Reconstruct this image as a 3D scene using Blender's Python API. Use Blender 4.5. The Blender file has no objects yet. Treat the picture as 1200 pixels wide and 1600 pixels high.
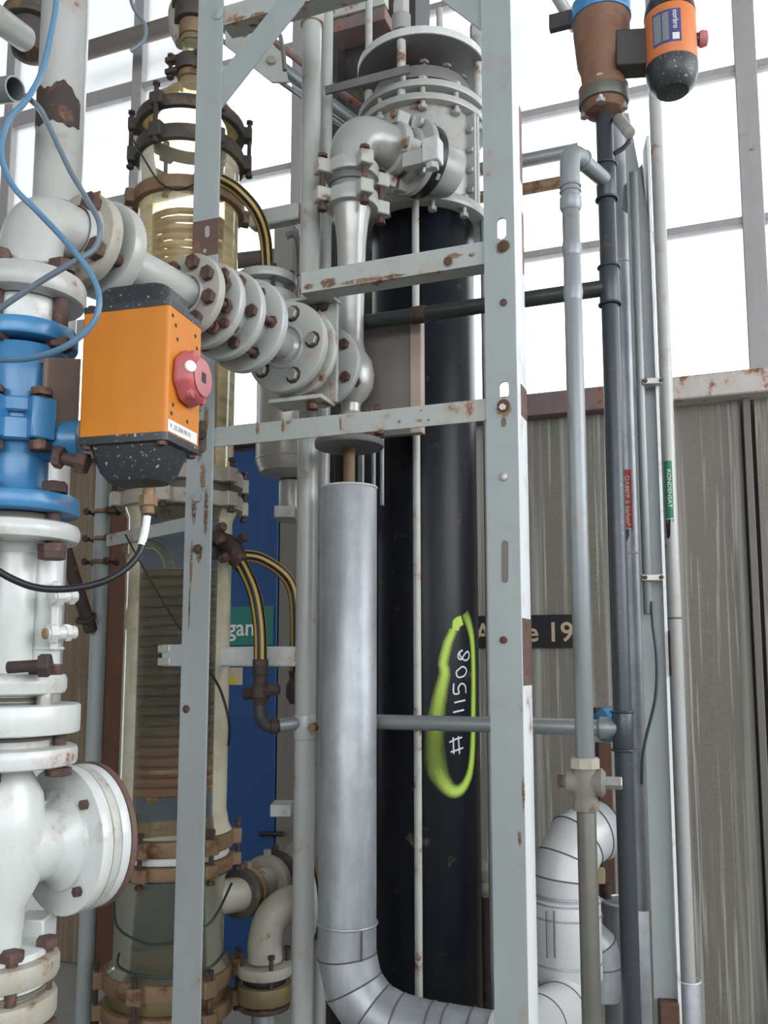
import bpy, bmesh, math, random
from mathutils import Vector, Matrix
random.seed(7)
scn = bpy.context.scene
COL = scn.collection
# ------------------------------------------------------------------ camera, sky, exposure
FPX = 1400.0                       # focal length in pixels of the 1200 x 1600 frame
TANP = 0.118; PITCH = math.atan(TANP); YC = 1030.0 - FPX * TANP   # row of the optical axis (lens shifted up a little)
CAM = Vector((0, 0, 1.6))
cd = bpy.data.cameras.new('camera'); cam = bpy.data.objects.new('camera', cd); COL.objects.link(cam)
cd.sensor_fit = 'VERTICAL'; cd.sensor_height = 32.0; cd.lens = 28.0; cd.clip_start = 0.02; cd.shift_y = (YC - 800.0) / 1600.0
cam.location = CAM; cam.rotation_euler = (math.pi / 2 + PITCH, 0, 0)
scn.camera = cam
world = bpy.data.worlds.new('overcast_sky'); scn.world = world; world.use_nodes = True
wb = world.node_tree.nodes['Background']
wb.inputs['Color'].default_value = (0.93, 0.96, 1.0, 1); wb.inputs['Strength'].default_value = 3.4
scn.view_settings.view_transform = 'Standard'; scn.view_settings.look = 'None'
scn.view_settings.gamma = 1.0; scn.view_settings.use_curve_mapping = False
scn.view_settings.exposure = 0.25
scn.cycles.use_denoising = True
scn.cycles.max_bounces = 7; scn.cycles.adaptive_threshold = 0.02; scn.cycles.transparent_max_bounces = 20; scn.cycles.caustics_reflective = False
scn.cycles.caustics_refractive = False; scn.cycles.sample_clamp_indirect = 6.0
# daylight coming in through the glazed wall behind the photographer
def area_light(name, loc, target, sx, sy, power, col):
    l = bpy.data.lights.new(name, 'AREA'); l.shape = 'RECTANGLE'; l.size = sx; l.size_y = sy; l.energy = power; l.color = col
    o = bpy.data.objects.new(name, l); COL.objects.link(o); o.location = loc
    o.rotation_euler = (Vector(target) - Vector(loc)).to_track_quat('-Z', 'Y').to_euler(); return o
area_light('daylight_window_front', (-1.6, -5.6, 3.6), (-0.2, 2.0, 1.6), 6.0, 3.4, 50, (0.95, 0.98, 1.0))
area_light('daylight_window_side', (5.3, -0.2, 3.6), (0.0, 2.2, 1.7), 4.0, 3.0, 105, (0.95, 0.98, 1.0))
# ------------------------------------------------------------------ measuring helpers (pixel of the photograph + distance -> place)
CP, SP = math.cos(PITCH), math.sin(PITCH)
def P(px, py, Y):
    a, b = (px - 600) / FPX, (YC - py) / FPX
    t = Y / (CP - b * SP)
    return CAM + Vector((a * t, Y, (b * CP + SP) * t))
def depth(p): return (p.y - CAM.y) * CP + (p.z - CAM.z) * SP
def proj(p):
    d = depth(p); v = p - CAM
    return 600 + FPX * v.x / d, YC - FPX * (-v.y * SP + v.z * CP) / d
def M(n, p): return n * depth(p) / FPX          # n pixels at p in metres
def zrow(py, Y): return P(600, py, Y).z
UD = Vector((0.9337, -0.358, 0)).normalized()   # along the back wall, to the right
ND = Vector((0.358, 0.9337, 0)).normalized()    # into the back wall
ZD = Vector((0, 0, 1))
W0 = P(900, 1030, 4.0)
def W(px, py, off=0.0):                          # point on the back wall, off metres in front of it
    r = P(px, py, 1.0) - CAM
    t = (W0 - ND * off - CAM).dot(ND) / r.dot(ND)
    return CAM + r * t
def onplane(px, py, p0, n):
    r = P(px, py, 1.0) - CAM
    return CAM + r * ((p0 - CAM).dot(n) / r.dot(n))
# ------------------------------------------------------------------ materials
MATS = {}
def nodes_of(name):
    m = bpy.data.materials.new(name); m.use_nodes = True; MATS[name] = m
    nt = m.node_tree
    return m, nt, nt.nodes['Principled BSDF']
def lk(nt, a, b): nt.links.new(a, b)
def nd(nt, t, **kw):
    n = nt.nodes.new(t)
    for k, v in kw.items():
        if k in n.inputs: n.inputs[k].default_value = v
        else: setattr(n, k, v)
    return n
def ramp(nt, src, a, b, c0=(0, 0, 0, 1), c1=(1, 1, 1, 1)):
    r = nd(nt, 'ShaderNodeValToRGB'); e = r.color_ramp.elements
    e[0].position, e[1].position = a, b; e[0].color, e[1].color = c0, c1
    lk(nt, src, r.inputs[0]); return r.outputs[0]
def mixc(nt, f, a, b):
    m = nd(nt, 'ShaderNodeMix', data_type='RGBA')
    if isinstance(f, (int, float)): m.inputs[0].default_value = f
    else: lk(nt, f, m.inputs[0])
    for s, v in ((6, a), (7, b)):
        if isinstance(v, tuple): m.inputs[s].default_value = v if len(v) == 4 else v + (1,)
        else: lk(nt, v, m.inputs[s])
    return m.outputs[2]
def coords(nt, scale=(1, 1, 1)):
    tc = nd(nt, 'ShaderNodeTexCoord'); mp = nd(nt, 'ShaderNodeMapping')
    mp.inputs['Scale'].default_value = scale; lk(nt, tc.outputs['Object'], mp.inputs[0]); return mp.outputs[0]
def noise(nt, vec, s, d=4, r=0.55):
    n = nd(nt, 'ShaderNodeTexNoise', Scale=s, Detail=d, Roughness=r); lk(nt, vec, n.inputs['Vector']); return n.outputs[0]
def paint(name, col, rough=0.45, rust=0.0, rustcol=(0.12, 0.05, 0.025), dirt=0.25, dirtcol=None, metal=0.0, bump=0.15, scale=1.0, streak=4.0, coat=0.0, specks=0.0, speckcol=(0.7, 0.7, 0.7)):
    m, nt, bs = nodes_of(name)
    v = coords(nt); vs = coords(nt, (streak * 5, streak * 5, 2.0))
    dc = dirtcol or tuple(c * 0.55 for c in col)
    base = mixc(nt, ramp(nt, noise(nt, vs, scale, 5, 0.6), 0.42, 0.75), col, mixc(nt, dirt, col, dc))
    base = mixc(nt, ramp(nt, noise(nt, v, 9 * scale, 6, 0.65), 0.42, 0.72), base, mixc(nt, dirt * 0.8, col, dc))
    rg = None
    if rust > 0:
        a = 0.735 - 0.42 * rust
        mask = ramp(nt, noise(nt, v, 14 * scale, 8, 0.62), a, a + 0.07)
        base = mixc(nt, ramp(nt, noise(nt, v, 14 * scale, 8, 0.62), a - 0.09, a + 0.05), base, mixc(nt, 0.45, col, (rustcol[0] * 2.6, rustcol[1] * 2.4, rustcol[2] * 1.8)))
        rc = mixc(nt, ramp(nt, noise(nt, v, 60, 4), 0.35, 0.7), rustcol, tuple(min(1, c * 2.2) for c in rustcol))
        base = mixc(nt, mask, base, rc)
        rg = mixc(nt, mask, (rough,) * 3, (0.85,) * 3)
    if specks > 0:
        sm = ramp(nt, noise(nt, v, 140, 3, 0.7), 0.78 - specks, 0.80 - specks)
        base = mixc(nt, sm, base, speckcol)
    lk(nt, base, bs.inputs['Base Color'])
    if rg is not None: lk(nt, rg, bs.inputs['Roughness'])
    else: bs.inputs['Roughness'].default_value = rough
    bs.inputs['Metallic'].default_value = metal
    if coat: bs.inputs['Coat Weight'].default_value = coat; bs.inputs['Coat Roughness'].default_value = 0.15
    if bump:
        b = nd(nt, 'ShaderNodeBump', Strength=bump, Distance=0.004); lk(nt, noise(nt, v, 45, 5), b.inputs['Height']); lk(nt, b.outputs[0], bs.inputs['Normal'])
    return m
def glassy(name, tint, body, fac, rough=0.08, bands=0.0, stain=None, stain_lo=0.45, stain_hi=0.75, zscale=6):
    """thin-walled glass: lets the place behind show through, reflects, carries a film of residue"""
    m, nt, bs = nodes_of(name)
    out = nt.nodes['Material Output']
    tr = nd(nt, 'ShaderNodeBsdfTransparent'); tr.inputs[0].default_value = tint + (1,)
    bs.inputs['Base Color'].default_value = body + (1,); bs.inputs['Roughness'].default_value = rough
    mx = nd(nt, 'ShaderNodeMixShader')
    fr = nd(nt, 'ShaderNodeFresnel', IOR=1.35)
    v = coords(nt, (2, 2, zscale))
    n = ramp(nt, noise(nt, v, 3.0, 5, 0.6), stain_lo, stain_hi)
    ad = nd(nt, 'ShaderNodeMath', operation='MULTIPLY_ADD'); lk(nt, n, ad.inputs[0]); ad.inputs[1].default_value = bands; ad.inputs[2].default_value = fac
    a2 = nd(nt, 'ShaderNodeMath', operation='ADD', use_clamp=True); lk(nt, ad.outputs[0], a2.inputs[0]); lk(nt, fr.outputs[0], a2.inputs[1])
    lk(nt, a2.outputs[0], mx.inputs[0]); lk(nt, tr.outputs[0], mx.inputs[1]); lk(nt, bs.outputs[0], mx.inputs[2]); lk(nt, mx.outputs[0], out.inputs[0])
    if stain: lk(nt, mixc(nt, n, body, stain), bs.inputs['Base Color'])
    bs.inputs['Subsurface Weight'].default_value = 0.0
    return m
paint('paint_white', (0.62, 0.66, 0.65), 0.28, 0.20, dirt=0.45, dirtcol=(0.42, 0.40, 0.34), coat=0.25)
paint('paint_white_rusty', (0.50, 0.52, 0.49), 0.42, 0.38, rustcol=(0.10, 0.045, 0.025), dirt=0.4, dirtcol=(0.38, 0.34, 0.26))
paint('paint_grey', (0.33, 0.37, 0.37), 0.5, 0.12, rustcol=(0.13, 0.055, 0.03), dirt=0.25, scale=0.7)
paint('paint_grey_rusty', (0.37, 0.41, 0.40), 0.5, 0.33, rustcol=(0.14, 0.06, 0.03), dirt=0.3, dirtcol=(0.38, 0.35, 0.28))
paint('paint_pipe', (0.42, 0.44, 0.43), 0.34, 0.17, dirt=0.5, dirtcol=(0.36, 0.33, 0.27), coat=0.2)
paint('paint_silver', (0.46, 0.46, 0.44), 0.30, 0.10, dirt=0.3, metal=0.35)
paint('paint_post_lit', (0.74, 0.77, 0.78), 0.5, 0.20, rustcol=(0.13, 0.06, 0.04), dirt=0.15, scale=0.8)  # post paint lightened: light on the right-facing sides put into the colour
paint('rust', (0.11, 0.055, 0.035), 0.85, 0.3, rustcol=(0.05, 0.03, 0.025), dirt=0.6, bump=0.5, scale=2)
paint('rust_dark', (0.050, 0.034, 0.030), 0.75, 0.2, rustcol=(0.13, 0.06, 0.03), dirt=0.4, bump=0.4, scale=2)
paint('bolt_rust', (0.085, 0.047, 0.042), 0.7, 0.25, rustcol=(0.15, 0.07, 0.035), dirt=0.5, bump=0.4, scale=3)
paint('rust_stain', (0.26, 0.15, 0.07), 0.7, 0.35, rustcol=(0.09, 0.04, 0.025), dirt=0.6, dirtcol=(0.36, 0.33, 0.27))
paint('rust_primer', (0.13, 0.075, 0.06), 0.7, 0.2, rustcol=(0.2, 0.09, 0.05), dirt=0.4, bump=0.2)
paint('bolt_zinc', (0.45, 0.44, 0.41), 0.4, 0.15, metal=0.5, dirt=0.4)
paint('blue_paint', (0.045, 0.23, 0.46), 0.32, 0.12, rustcol=(0.10, 0.05, 0.04), dirt=0.45, dirtcol=(0.03, 0.12, 0.28), coat=0.3)
paint('orange', (0.60, 0.20, 0.006), 0.5, 0.0, dirt=0.35, dirtcol=(0.42, 0.12, 0.01), bump=0.1)
paint('orange_pale', (0.62, 0.19, 0.06), 0.55, 0.0, dirt=0.35, dirtcol=(0.42, 0.12, 0.03), bump=0.1)  # paler, less saturated orange of the second actuator
paint('plastic_black', (0.030, 0.033, 0.038), 0.4, 0.0, dirt=0.3, specks=0.14, speckcol=(0.42, 0.44, 0.44), bump=0.2)
paint('plastic_red', (0.40, 0.050, 0.060), 0.45, 0.1, rustcol=(0.1, 0.03, 0.03), dirt=0.5, dirtcol=(0.5, 0.22, 0.22))
paint('red_faded', (0.50, 0.20, 0.21), 0.6, 0.1, rustcol=(0.2, 0.03, 0.03), dirt=0.4, dirtcol=(0.36, 0.07, 0.08))
paint('bracket_brown', (0.20, 0.155, 0.125), 0.6, 0.38, rustcol=(0.07, 0.035, 0.025), dirt=0.4)
paint('valve_brown', (0.19, 0.095, 0.055), 0.7, 0.35, rustcol=(0.10, 0.06, 0.045), dirt=0.5)
paint('sticker_white', (0.78, 0.79, 0.78), 0.5, 0.0, dirt=0.1, bump=0)
paint('ink_grey', (0.30, 0.31, 0.31), 0.6, bump=0)
paint('ink_navy', (0.06, 0.06, 0.20), 0.5, bump=0)
paint('black_column', (0.004, 0.005, 0.009), 0.34, 0.03, rustcol=(0.10, 0.09, 0.07), dirt=0.3, dirtcol=(0.02, 0.02, 0.022), bump=0.06)
MATS['black_column'].node_tree.nodes['Principled BSDF'].inputs['Specular IOR Level'].default_value = 0.22
paint('steel_dark', (0.045, 0.042, 0.040), 0.6, 0.12, rustcol=(0.12, 0.06, 0.04), dirt=0.4)
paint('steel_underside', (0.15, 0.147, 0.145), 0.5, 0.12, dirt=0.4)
paint('aluminium', (0.47, 0.50, 0.53), 0.46, 0.0, metal=0.5, dirt=0.85, dirtcol=(0.22, 0.23, 0.24), bump=0.04, streak=3)
paint('aluminium_white', (0.62, 0.63, 0.64), 0.42, 0.0, metal=0.15, dirt=0.25, dirtcol=(0.5, 0.5, 0.5), bump=0.04)
paint('seam_dark', (0.10, 0.10, 0.10), 0.6, bump=0)
paint('galvanised', (0.235, 0.26, 0.265), 0.42, 0.08, metal=0.35, dirt=0.5, dirtcol=(0.25, 0.27, 0.28), specks=0.06, speckcol=(0.62, 0.64, 0.64))
paint('galvanised_dark', (0.045, 0.054, 0.064), 0.38, 0.05, metal=0.35, dirt=0.5, dirtcol=(0.07, 0.08, 0.09), specks=0.07, speckcol=(0.5, 0.53, 0.53))
paint('galvanised_soot', (0.14, 0.135, 0.115), 0.45, 0.1, metal=0.3, dirt=0.6, specks=0.04, speckcol=(0.4, 0.4, 0.36))
paint('pipe_green_black', (0.030, 0.038, 0.036), 0.45, 0.12, rustcol=(0.09, 0.05, 0.03), dirt=0.4)
paint('brass_grimy', (0.20, 0.155, 0.075), 0.5, 0.25, rustcol=(0.05, 0.035, 0.02), dirt=0.5, metal=0.25)
paint('fitting_grimy', (0.20, 0.19, 0.155), 0.6, 0.35, rustcol=(0.06, 0.045, 0.03), dirt=0.5)
paint('cast_grey', (0.38, 0.37, 0.32), 0.5, 0.30, rustcol=(0.10, 0.06, 0.035), dirt=0.5, dirtcol=(0.30, 0.26, 0.17))
paint('clamp_rust', (0.20, 0.125, 0.07), 0.6, 0.35, rustcol=(0.07, 0.035, 0.02), dirt=0.5, dirtcol=(0.33, 0.22, 0.12))
paint('clamp_dark', (0.060, 0.052, 0.045), 0.6, 0.25, rustcol=(0.14, 0.08, 0.04), dirt=0.5)
paint('gasket', (0.14, 0.125, 0.10), 0.8, 0.2, bump=0.3)
paint('rubber_black', (0.012, 0.012, 0.014), 0.4, bump=0.05)
paint('hose_yellow', (0.50, 0.33, 0.075), 0.5, 0.0, dirt=0.4, bump=0.0)
paint('cable_green', (0.015, 0.045, 0.042), 0.5, bump=0)
paint('door_blue', (0.010, 0.058, 0.19), 0.4, 0.0, dirt=0.3, bump=0.03)
paint('sign_green', (0.015, 0.16, 0.125), 0.5, dirt=0.1, bump=0)
paint('sign_black', (0.012, 0.012, 0.014), 0.55, dirt=0.1, bump=0)
paint('letter_beige', (0.56, 0.44, 0.27), 0.6, bump=0)
paint('letter_white', (0.68, 0.70, 0.68), 0.6, bump=0)
paint('label_red', (0.55, 0.035, 0.035), 0.45, dirt=0.1, bump=0)
paint('label_green', (0.025, 0.20, 0.11), 0.45, dirt=0.1, bump=0)
paint('label_beige', (0.50, 0.42, 0.28), 0.5, bump=0)
paint('label_yellow', (0.60, 0.42, 0.03), 0.5, bump=0)
paint('duct_taupe', (0.17, 0.155, 0.135), 0.6, 0.1, dirt=0.3)
paint('duct_edge_lit', (0.42, 0.33, 0.28), 0.6, 0.25, rustcol=(0.16, 0.07, 0.04), dirt=0.4)  # pinkish rusty edge; light on this side is put into the colour
paint('rail_rust', (0.20, 0.15, 0.15), 0.7, 0.4, rustcol=(0.15, 0.06, 0.035), dirt=0.4)
paint('rail_white', (0.58, 0.57, 0.54), 0.6, 0.36, rustcol=(0.17, 0.08, 0.045), dirt=0.4, dirtcol=(0.4, 0.33, 0.27))
paint('wood_brown', (0.11, 0.048, 0.028), 0.6, 0.2, rustcol=(0.05, 0.022, 0.015), dirt=0.5)
paint('floor_concrete', (0.30, 0.29, 0.27), 0.8, 0.0, dirt=0.4)
paint('plaster', (0.26, 0.26, 0.25), 0.8, 0.0, dirt=0.2)
paint('window_bar', (0.36, 0.35, 0.35), 0.5, 0.1, dirt=0.3)
paint('white_dot', (0.75, 0.74, 0.70), 0.5, bump=0)
def tube_mat(name, col):
    m, nt, bs = nodes_of(name); bs.inputs['Base Color'].default_value = col + (1,); bs.inputs['Roughness'].default_value = 0.22
    bs.inputs['Transmission Weight'].default_value = 0.25; bs.inputs['IOR'].default_value = 1.4
tube_mat('tube_blue', (0.13, 0.27, 0.42)); tube_mat('tube_grey', (0.17, 0.22, 0.27))
glassy('glass_clear', (0.93, 0.94, 0.86), (0.72, 0.69, 0.55), 0.08, 0.06, bands=0.22, stain=(0.50, 0.38, 0.20))
glassy('glass_amber', (0.93, 0.86, 0.66), (0.66, 0.56, 0.34), 0.22, 0.08, bands=0.45, stain=(0.42, 0.25, 0.08), zscale=14)
glassy('glass_milky', (0.84, 0.85, 0.74), (0.66, 0.62, 0.47), 0.045, 0.10, bands=0.10, stain=(0.42, 0.36, 0.22), zscale=3)
glassy('glass_sump', (0.62, 0.64, 0.55), (0.26, 0.26, 0.20), 0.28, 0.10, bands=0.35, stain=(0.22, 0.20, 0.13), zscale=3)
glassy('window_glass', (0.97, 0.98, 0.98), (0.8, 0.8, 0.8), 0.02, 0.03, bands=0.05)
def coil_mat():
    m, nt, bs = nodes_of('coil')
    g = nd(nt, 'ShaderNodeTexCoord'); s = nd(nt, 'ShaderNodeSeparateXYZ'); lk(nt, g.outputs['Generated'], s.inputs[0])
    r = nd(nt, 'ShaderNodeValToRGB'); e = r.color_ramp.elements
    e[0].position = 0.0; e[0].color = (0.24, 0.095, 0.055, 1); e[1].position = 1.0; e[1].color = (0.08, 0.058, 0.032, 1)
    for p_, c_ in ((0.18, (0.13, 0.045, 0.03, 1)), (0.34, (0.026, 0.021, 0.018, 1)), (0.8, (0.018, 0.016, 0.014, 1))):
        x = r.color_ramp.elements.new(p_); x.color = c_
    lk(nt, s.outputs[2], r.inputs[0])
    lk(nt, mixc(nt, ramp(nt, noise(nt, coords(nt), 25, 4), 0.4, 0.75), r.outputs[0], mixc(nt, 0.35, r.outputs[0], (0.12, 0.095, 0.06))), bs.inputs['Base Color'])
    bs.inputs['Roughness'].default_value = 0.35
coil_mat()
paint('coil_amber', (0.36, 0.22, 0.075), 0.35, 0.2, rustcol=(0.16, 0.08, 0.03), dirt=0.5, bump=0)
def spray_mat(name='spray_paint', col=(0.42, 0.60, 0.08), nsc=400, k0=0.5, k1=0.75):
    m, nt, bs = nodes_of(name); out = nt.nodes['Material Output']
    bs.inputs['Base Color'].default_value = col + (1,); bs.inputs['Roughness'].default_value = 0.6
    at = nd(nt, 'ShaderNodeAttribute', attribute_name='cover'); tr = nd(nt, 'ShaderNodeBsdfTransparent'); mx = nd(nt, 'ShaderNodeMixShader')
    n = noise(nt, coords(nt), nsc, 4); ml = nd(nt, 'ShaderNodeMath', operation='MULTIPLY_ADD'); lk(nt, n, ml.inputs[0]); ml.inputs[1].default_value = k0; ml.inputs[2].default_value = k1
    m2 = nd(nt, 'ShaderNodeMath', operation='MULTIPLY', use_clamp=True); lk(nt, at.outputs['Fac'], m2.inputs[0]); lk(nt, ml.outputs[0], m2.inputs[1])
    lk(nt, m2.outputs[0], mx.inputs[0]); lk(nt, tr.outputs[0], mx.inputs[1]); lk(nt, bs.outputs[0], mx.inputs[2]); lk(nt, mx.outputs[0], out.inputs[0])
spray_mat(); spray_mat('stain_soft', (0.16, 0.075, 0.03), 130, 3.4, -1.0); spray_mat('stain_orange', (0.27, 0.13, 0.045), 130, 3.4, -1.0)
paint('chalk', (0.62, 0.68, 0.74), 0.9, bump=0)
def wall_mat(name, col, brown, streakcol):
    m, nt, bs = nodes_of(name)
    v = coords(nt, (1, 1, 1)); vs = coords(nt, (26, 26, 0.35)); vf = coords(nt, (60, 60, 1.2))
    c = mixc(nt, ramp(nt, noise(nt, v, 90, 4, 0.7), 0.35, 0.7), col, tuple(x * 1.45 for x in col))
    c = mixc(nt, ramp(nt, noise(nt, coords(nt, (5, 5, 0.8)), 1.0, 4), 0.35, 0.7), c, brown)
    st = ramp(nt, noise(nt, vs, 1.0, 3, 0.5), 0.52, 0.68)
    sf = ramp(nt, noise(nt, vf, 1.0, 3, 0.5), 0.58, 0.68)
    c = mixc(nt, st, c, mixc(nt, 0.45, c, streakcol)); c = mixc(nt, sf, c, mixc(nt, 0.55, c, streakcol))
    lk(nt, c, bs.inputs['Base Color']); bs.inputs['Roughness'].default_value = 0.85
    b = nd(nt, 'ShaderNodeBump', Strength=0.3, Distance=0.004); lk(nt, noise(nt, v, 120, 4), b.inputs['Height']); lk(nt, b.outputs[0], bs.inputs['Normal'])
wall_mat('wall_panel', (0.165, 0.155, 0.128), (0.22, 0.205, 0.17), (0.62, 0.62, 0.58))
wall_mat('wall_panel_brown', (0.14, 0.10, 0.065), (0.26, 0.21, 0.15), (0.34, 0.29, 0.22))
# ------------------------------------------------------------------ mesh helpers
ORG = {}
def basis(ax):
    ax = ax.normalized(); h = ZD if abs(ax.z) < 0.9 else Vector((1, 0, 0))
    e1 = h.cross(ax).normalized(); e2 = ax.cross(e1).normalized(); return e1, e2, ax
def catmull(pts, n=8, closed=False):
    out = []; N = len(pts)
    for i in range(N if closed else N - 1):
        g = lambda k: pts[k % N] if closed else pts[max(0, min(N - 1, k))]
        p0, p1, p2, p3 = g(i - 1), g(i), g(i + 1), g(i + 2)
        for j in range(n):
            t = j / n
            out.append(0.5 * ((2 * p1) + (p2 - p0) * t + (2 * p0 - 5 * p1 + 4 * p2 - p3) * t * t + (3 * p1 - p0 - 3 * p2 + p3) * t ** 3))
    if not closed: out.append(pts[-1].copy())
    return out
class MB:
    def __init__(s): s.v = []; s.f = []; s.att = None
    def ring(s, c, e1, e2, r, seg, ph=0):
        b = len(s.v); s.v += [c + (e1 * math.cos(ph + 2 * math.pi * k / seg) + e2 * math.sin(ph + 2 * math.pi * k / seg)) * r for k in range(seg)]; return b
    def lathe(s, p, ax, prof, seg=36, cap=True, ph=0):
        e1, e2, ax = basis(ax); prev = None
        for (t, r) in prof:
            if r < 1e-6:
                s.v.append(p + ax * t); cur = ('p', len(s.v) - 1)
            else: cur = ('r', s.ring(p + ax * t, e1, e2, r, seg, ph))
            if prev is None:
                if cur[0] == 'r' and cap: s.f.append(tuple(cur[1] + k for k in reversed(range(seg))))
            else:
                if prev[0] == 'r' and cur[0] == 'r':
                    for k in range(seg):
                        k2 = (k + 1) % seg; s.f.append((prev[1] + k, prev[1] + k2, cur[1] + k2, cur[1] + k))
                elif prev[0] == 'p' and cur[0] == 'r':
                    for k in range(seg): s.f.append((prev[1], cur[1] + (k + 1) % seg, cur[1] + k))
                elif prev[0] == 'r':
                    for k in range(seg): s.f.append((prev[1] + k, prev[1] + (k + 1) % seg, cur[1]))
            prev = cur
        if prev[0] == 'r' and cap: s.f.append(tuple(prev[1] + k for k in range(seg)))
        return s
    def cyl(s, p0, p1, r, r1=None, seg=32, b=None):
        L = (p1 - p0).length; r1 = r if r1 is None else r1
        b = min(0.0025, r * 0.15, L * 0.2) if b is None else b
        return s.lathe(p0, p1 - p0, [(0, r - b), (b * 0.4, r - b * 0.25), (b, r), (L - b, r1), (L - b * 0.4, r1 - b * 0.25), (L, r1 - b)], seg)
    def pipe(s, p0, p1, r, wall=0.003, seg=32):       # open pipe with a bore
        L = (p1 - p0).length
        e1, e2, ax = basis(p1 - p0)
        o0, o1 = s.ring(p0, e1, e2, r, seg), s.ring(p1, e1, e2, r, seg); i0, i1 = s.ring(p0, e1, e2, r - wall, seg), s.ring(p1, e1, e2, r - wall, seg)
        for k in range(seg):
            j = (k + 1) % seg
            s.f += [(o0 + k, o0 + j, o1 + j, o1 + k), (i0 + j, i0 + k, i1 + k, i1 + j), (o0 + j, o0 + k, i0 + k, i0 + j), (o1 + k, o1 + j, i1 + j, i1 + k)]
        return s
    def ringdisc(s, p, ax, t0, t1, ri, ro, b=0.002, seg=40):   # washer with rounded outer edge
        e1, e2, ax = basis(ax); pr = [(t0, ri), (t0, ro - b), (t0 + b * .3, ro - b * .3), (t0 + b, ro), (t1 - b, ro), (t1 - b * .3, ro - b * .3), (t1, ro - b), (t1, ri)]
        R = [s.ring(p + ax * t, e1, e2, r, seg) for t, r in pr]
        for a, c in zip(R, R[1:] + R[:1]):
            for k in range(seg):
                j = (k + 1) % seg; s.f.append((a + k, a + j, c + j, c + k))
        return s
    def hexa(s, p, ax, r, h, seg=6, ph=0.2):
        b = min(h * .15, r * .12)
        return s.lathe(p, ax, [(0, r), (h - b, r), (h, r - b)], seg, True, ph)
    def box(s, c, hx, hy, hz, ax=UD, ay=None, az=ZD):
        ay = az.cross(ax) if ay is None else ay
        b = len(s.v)
        for i in (-1, 1):
            for j in (-1, 1):
                for k in (-1, 1): s.v.append(c + ax * (hx * i) + ay * (hy * j) + az * (hz * k))
        for q in ((0, 1, 3, 2), (4, 6, 7, 5), (0, 4, 5, 1), (2, 3, 7, 6), (0, 2, 6, 4), (1, 5, 7, 3)): s.f.append(tuple(b + x for x in q))
        return s
    def bar(s, p0, p1, wv, w, t):                      # flat bar from p0 to p1, width w along wv, thickness t
        d = (p1 - p0); L = d.length; d = d.normalized(); wv = (wv - d * wv.dot(d)).normalized(); n = d.cross(wv)
        return s.box((p0 + p1) / 2, L / 2, w / 2, t / 2, d, wv, n)
    def prism(s, pts, ext):                            # polygon of 3D points extruded by vector ext
        b = len(s.v); n = len(pts); s.v += [Vector(p) for p in pts] + [Vector(p) + ext for p in pts]
        s.f.append(tuple(b + k for k in reversed(range(n)))); s.f.append(tuple(b + n + k for k in range(n)))
        for k in range(n): j = (k + 1) % n; s.f.append((b + k, b + j, b + n + j, b + n + k))
        return s
    def tube(s, pts, r, seg=12, n=8, smooth=True, cap=True, closed=False):
        q = catmull(pts, n, closed) if smooth else pts
        N = len(q); rr = r if callable(r) else (lambda t: r)
        tang = []
        for i in range(N):
            a, c = (q[i - 1], q[(i + 1) % N]) if closed else (q[max(0, i - 1)], q[min(N - 1, i + 1)])
            tang.append((c - a).normalized())
        e1, e2, _ = basis(tang[0]); rings = []
        for i in range(N):
            t = tang[i]; e1 = (e1 - t * e1.dot(t)).normalized(); e2 = t.cross(e1)
            rings.append(s.ring(q[i], e1, e2, rr(i / max(1, N - 1)), seg))
        for a, c in zip(rings, rings[1:] + (rings[:1] if closed else [])):
            for k in range(seg): j = (k + 1) % seg; s.f.append((a + k, a + j, c + j, c + k))
        if cap and not closed:
            s.f.append(tuple(rings[0] + k for k in reversed(range(seg)))); s.f.append(tuple(rings[-1] + k for k in range(seg)))
        return s
    def torus(s, c, ax, R, r, seg=40, ms=8):
        e1, e2, ax = basis(ax)
        return s.tube([c + (e1 * math.cos(2 * math.pi * k / seg) + e2 * math.sin(2 * math.pi * k / seg)) * R for k in range(seg)], r, ms, smooth=False, closed=True)
    def build(s, name, mat, parent=None, bev=0.0, smooth=35):
        if parent is not None: o0 = ORG[parent.name]
        else:
            lo = Vector([min(v[i] for v in s.v) for i in range(3)]); hi = Vector([max(v[i] for v in s.v) for i in range(3)])
            o0 = Vector(((lo.x + hi.x) / 2, (lo.y + hi.y) / 2, lo.z))
        me = bpy.data.meshes.new(name); me.from_pydata([v - o0 for v in s.v], [], s.f); me.update()
        bm = bmesh.new(); bm.from_mesh(me); bmesh.ops.recalc_face_normals(bm, faces=bm.faces); bm.to_mesh(me); bm.free()
        if s.att:
            a = me.attributes.new('cover', 'FLOAT', 'POINT'); a.data.foreach_set('value', s.att)
        me.materials.append(MATS[mat])
        me.polygons.foreach_set('use_smooth', [True] * len(me.polygons)); me.set_sharp_from_angle(angle=math.radians(smooth))
        o = bpy.data.objects.new(name, me); COL.objects.link(o)
        if parent is not None: o.parent = parent
        else: o.location = o0
        ORG[o.name] = o0
        if bev:
            m = o.modifiers.new('bevel', 'BEVEL'); m.width = bev; m.segments = 2; m.limit_method = 'ANGLE'; m.angle_limit = math.radians(40)
        return o
def tag(o, label, cat, group=None, kind=None):
    o['label'] = label; o['category'] = cat
    if group: o['group'] = group
    if kind: o['kind'] = kind
    return o
def thing(name, label, cat, loc, group=None):
    o = bpy.data.objects.new(name, None); o.empty_display_size = 0.05; COL.objects.link(o); o.location = loc; ORG[o.name] = Vector(loc)
    return tag(o, label, cat, group)
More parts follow.
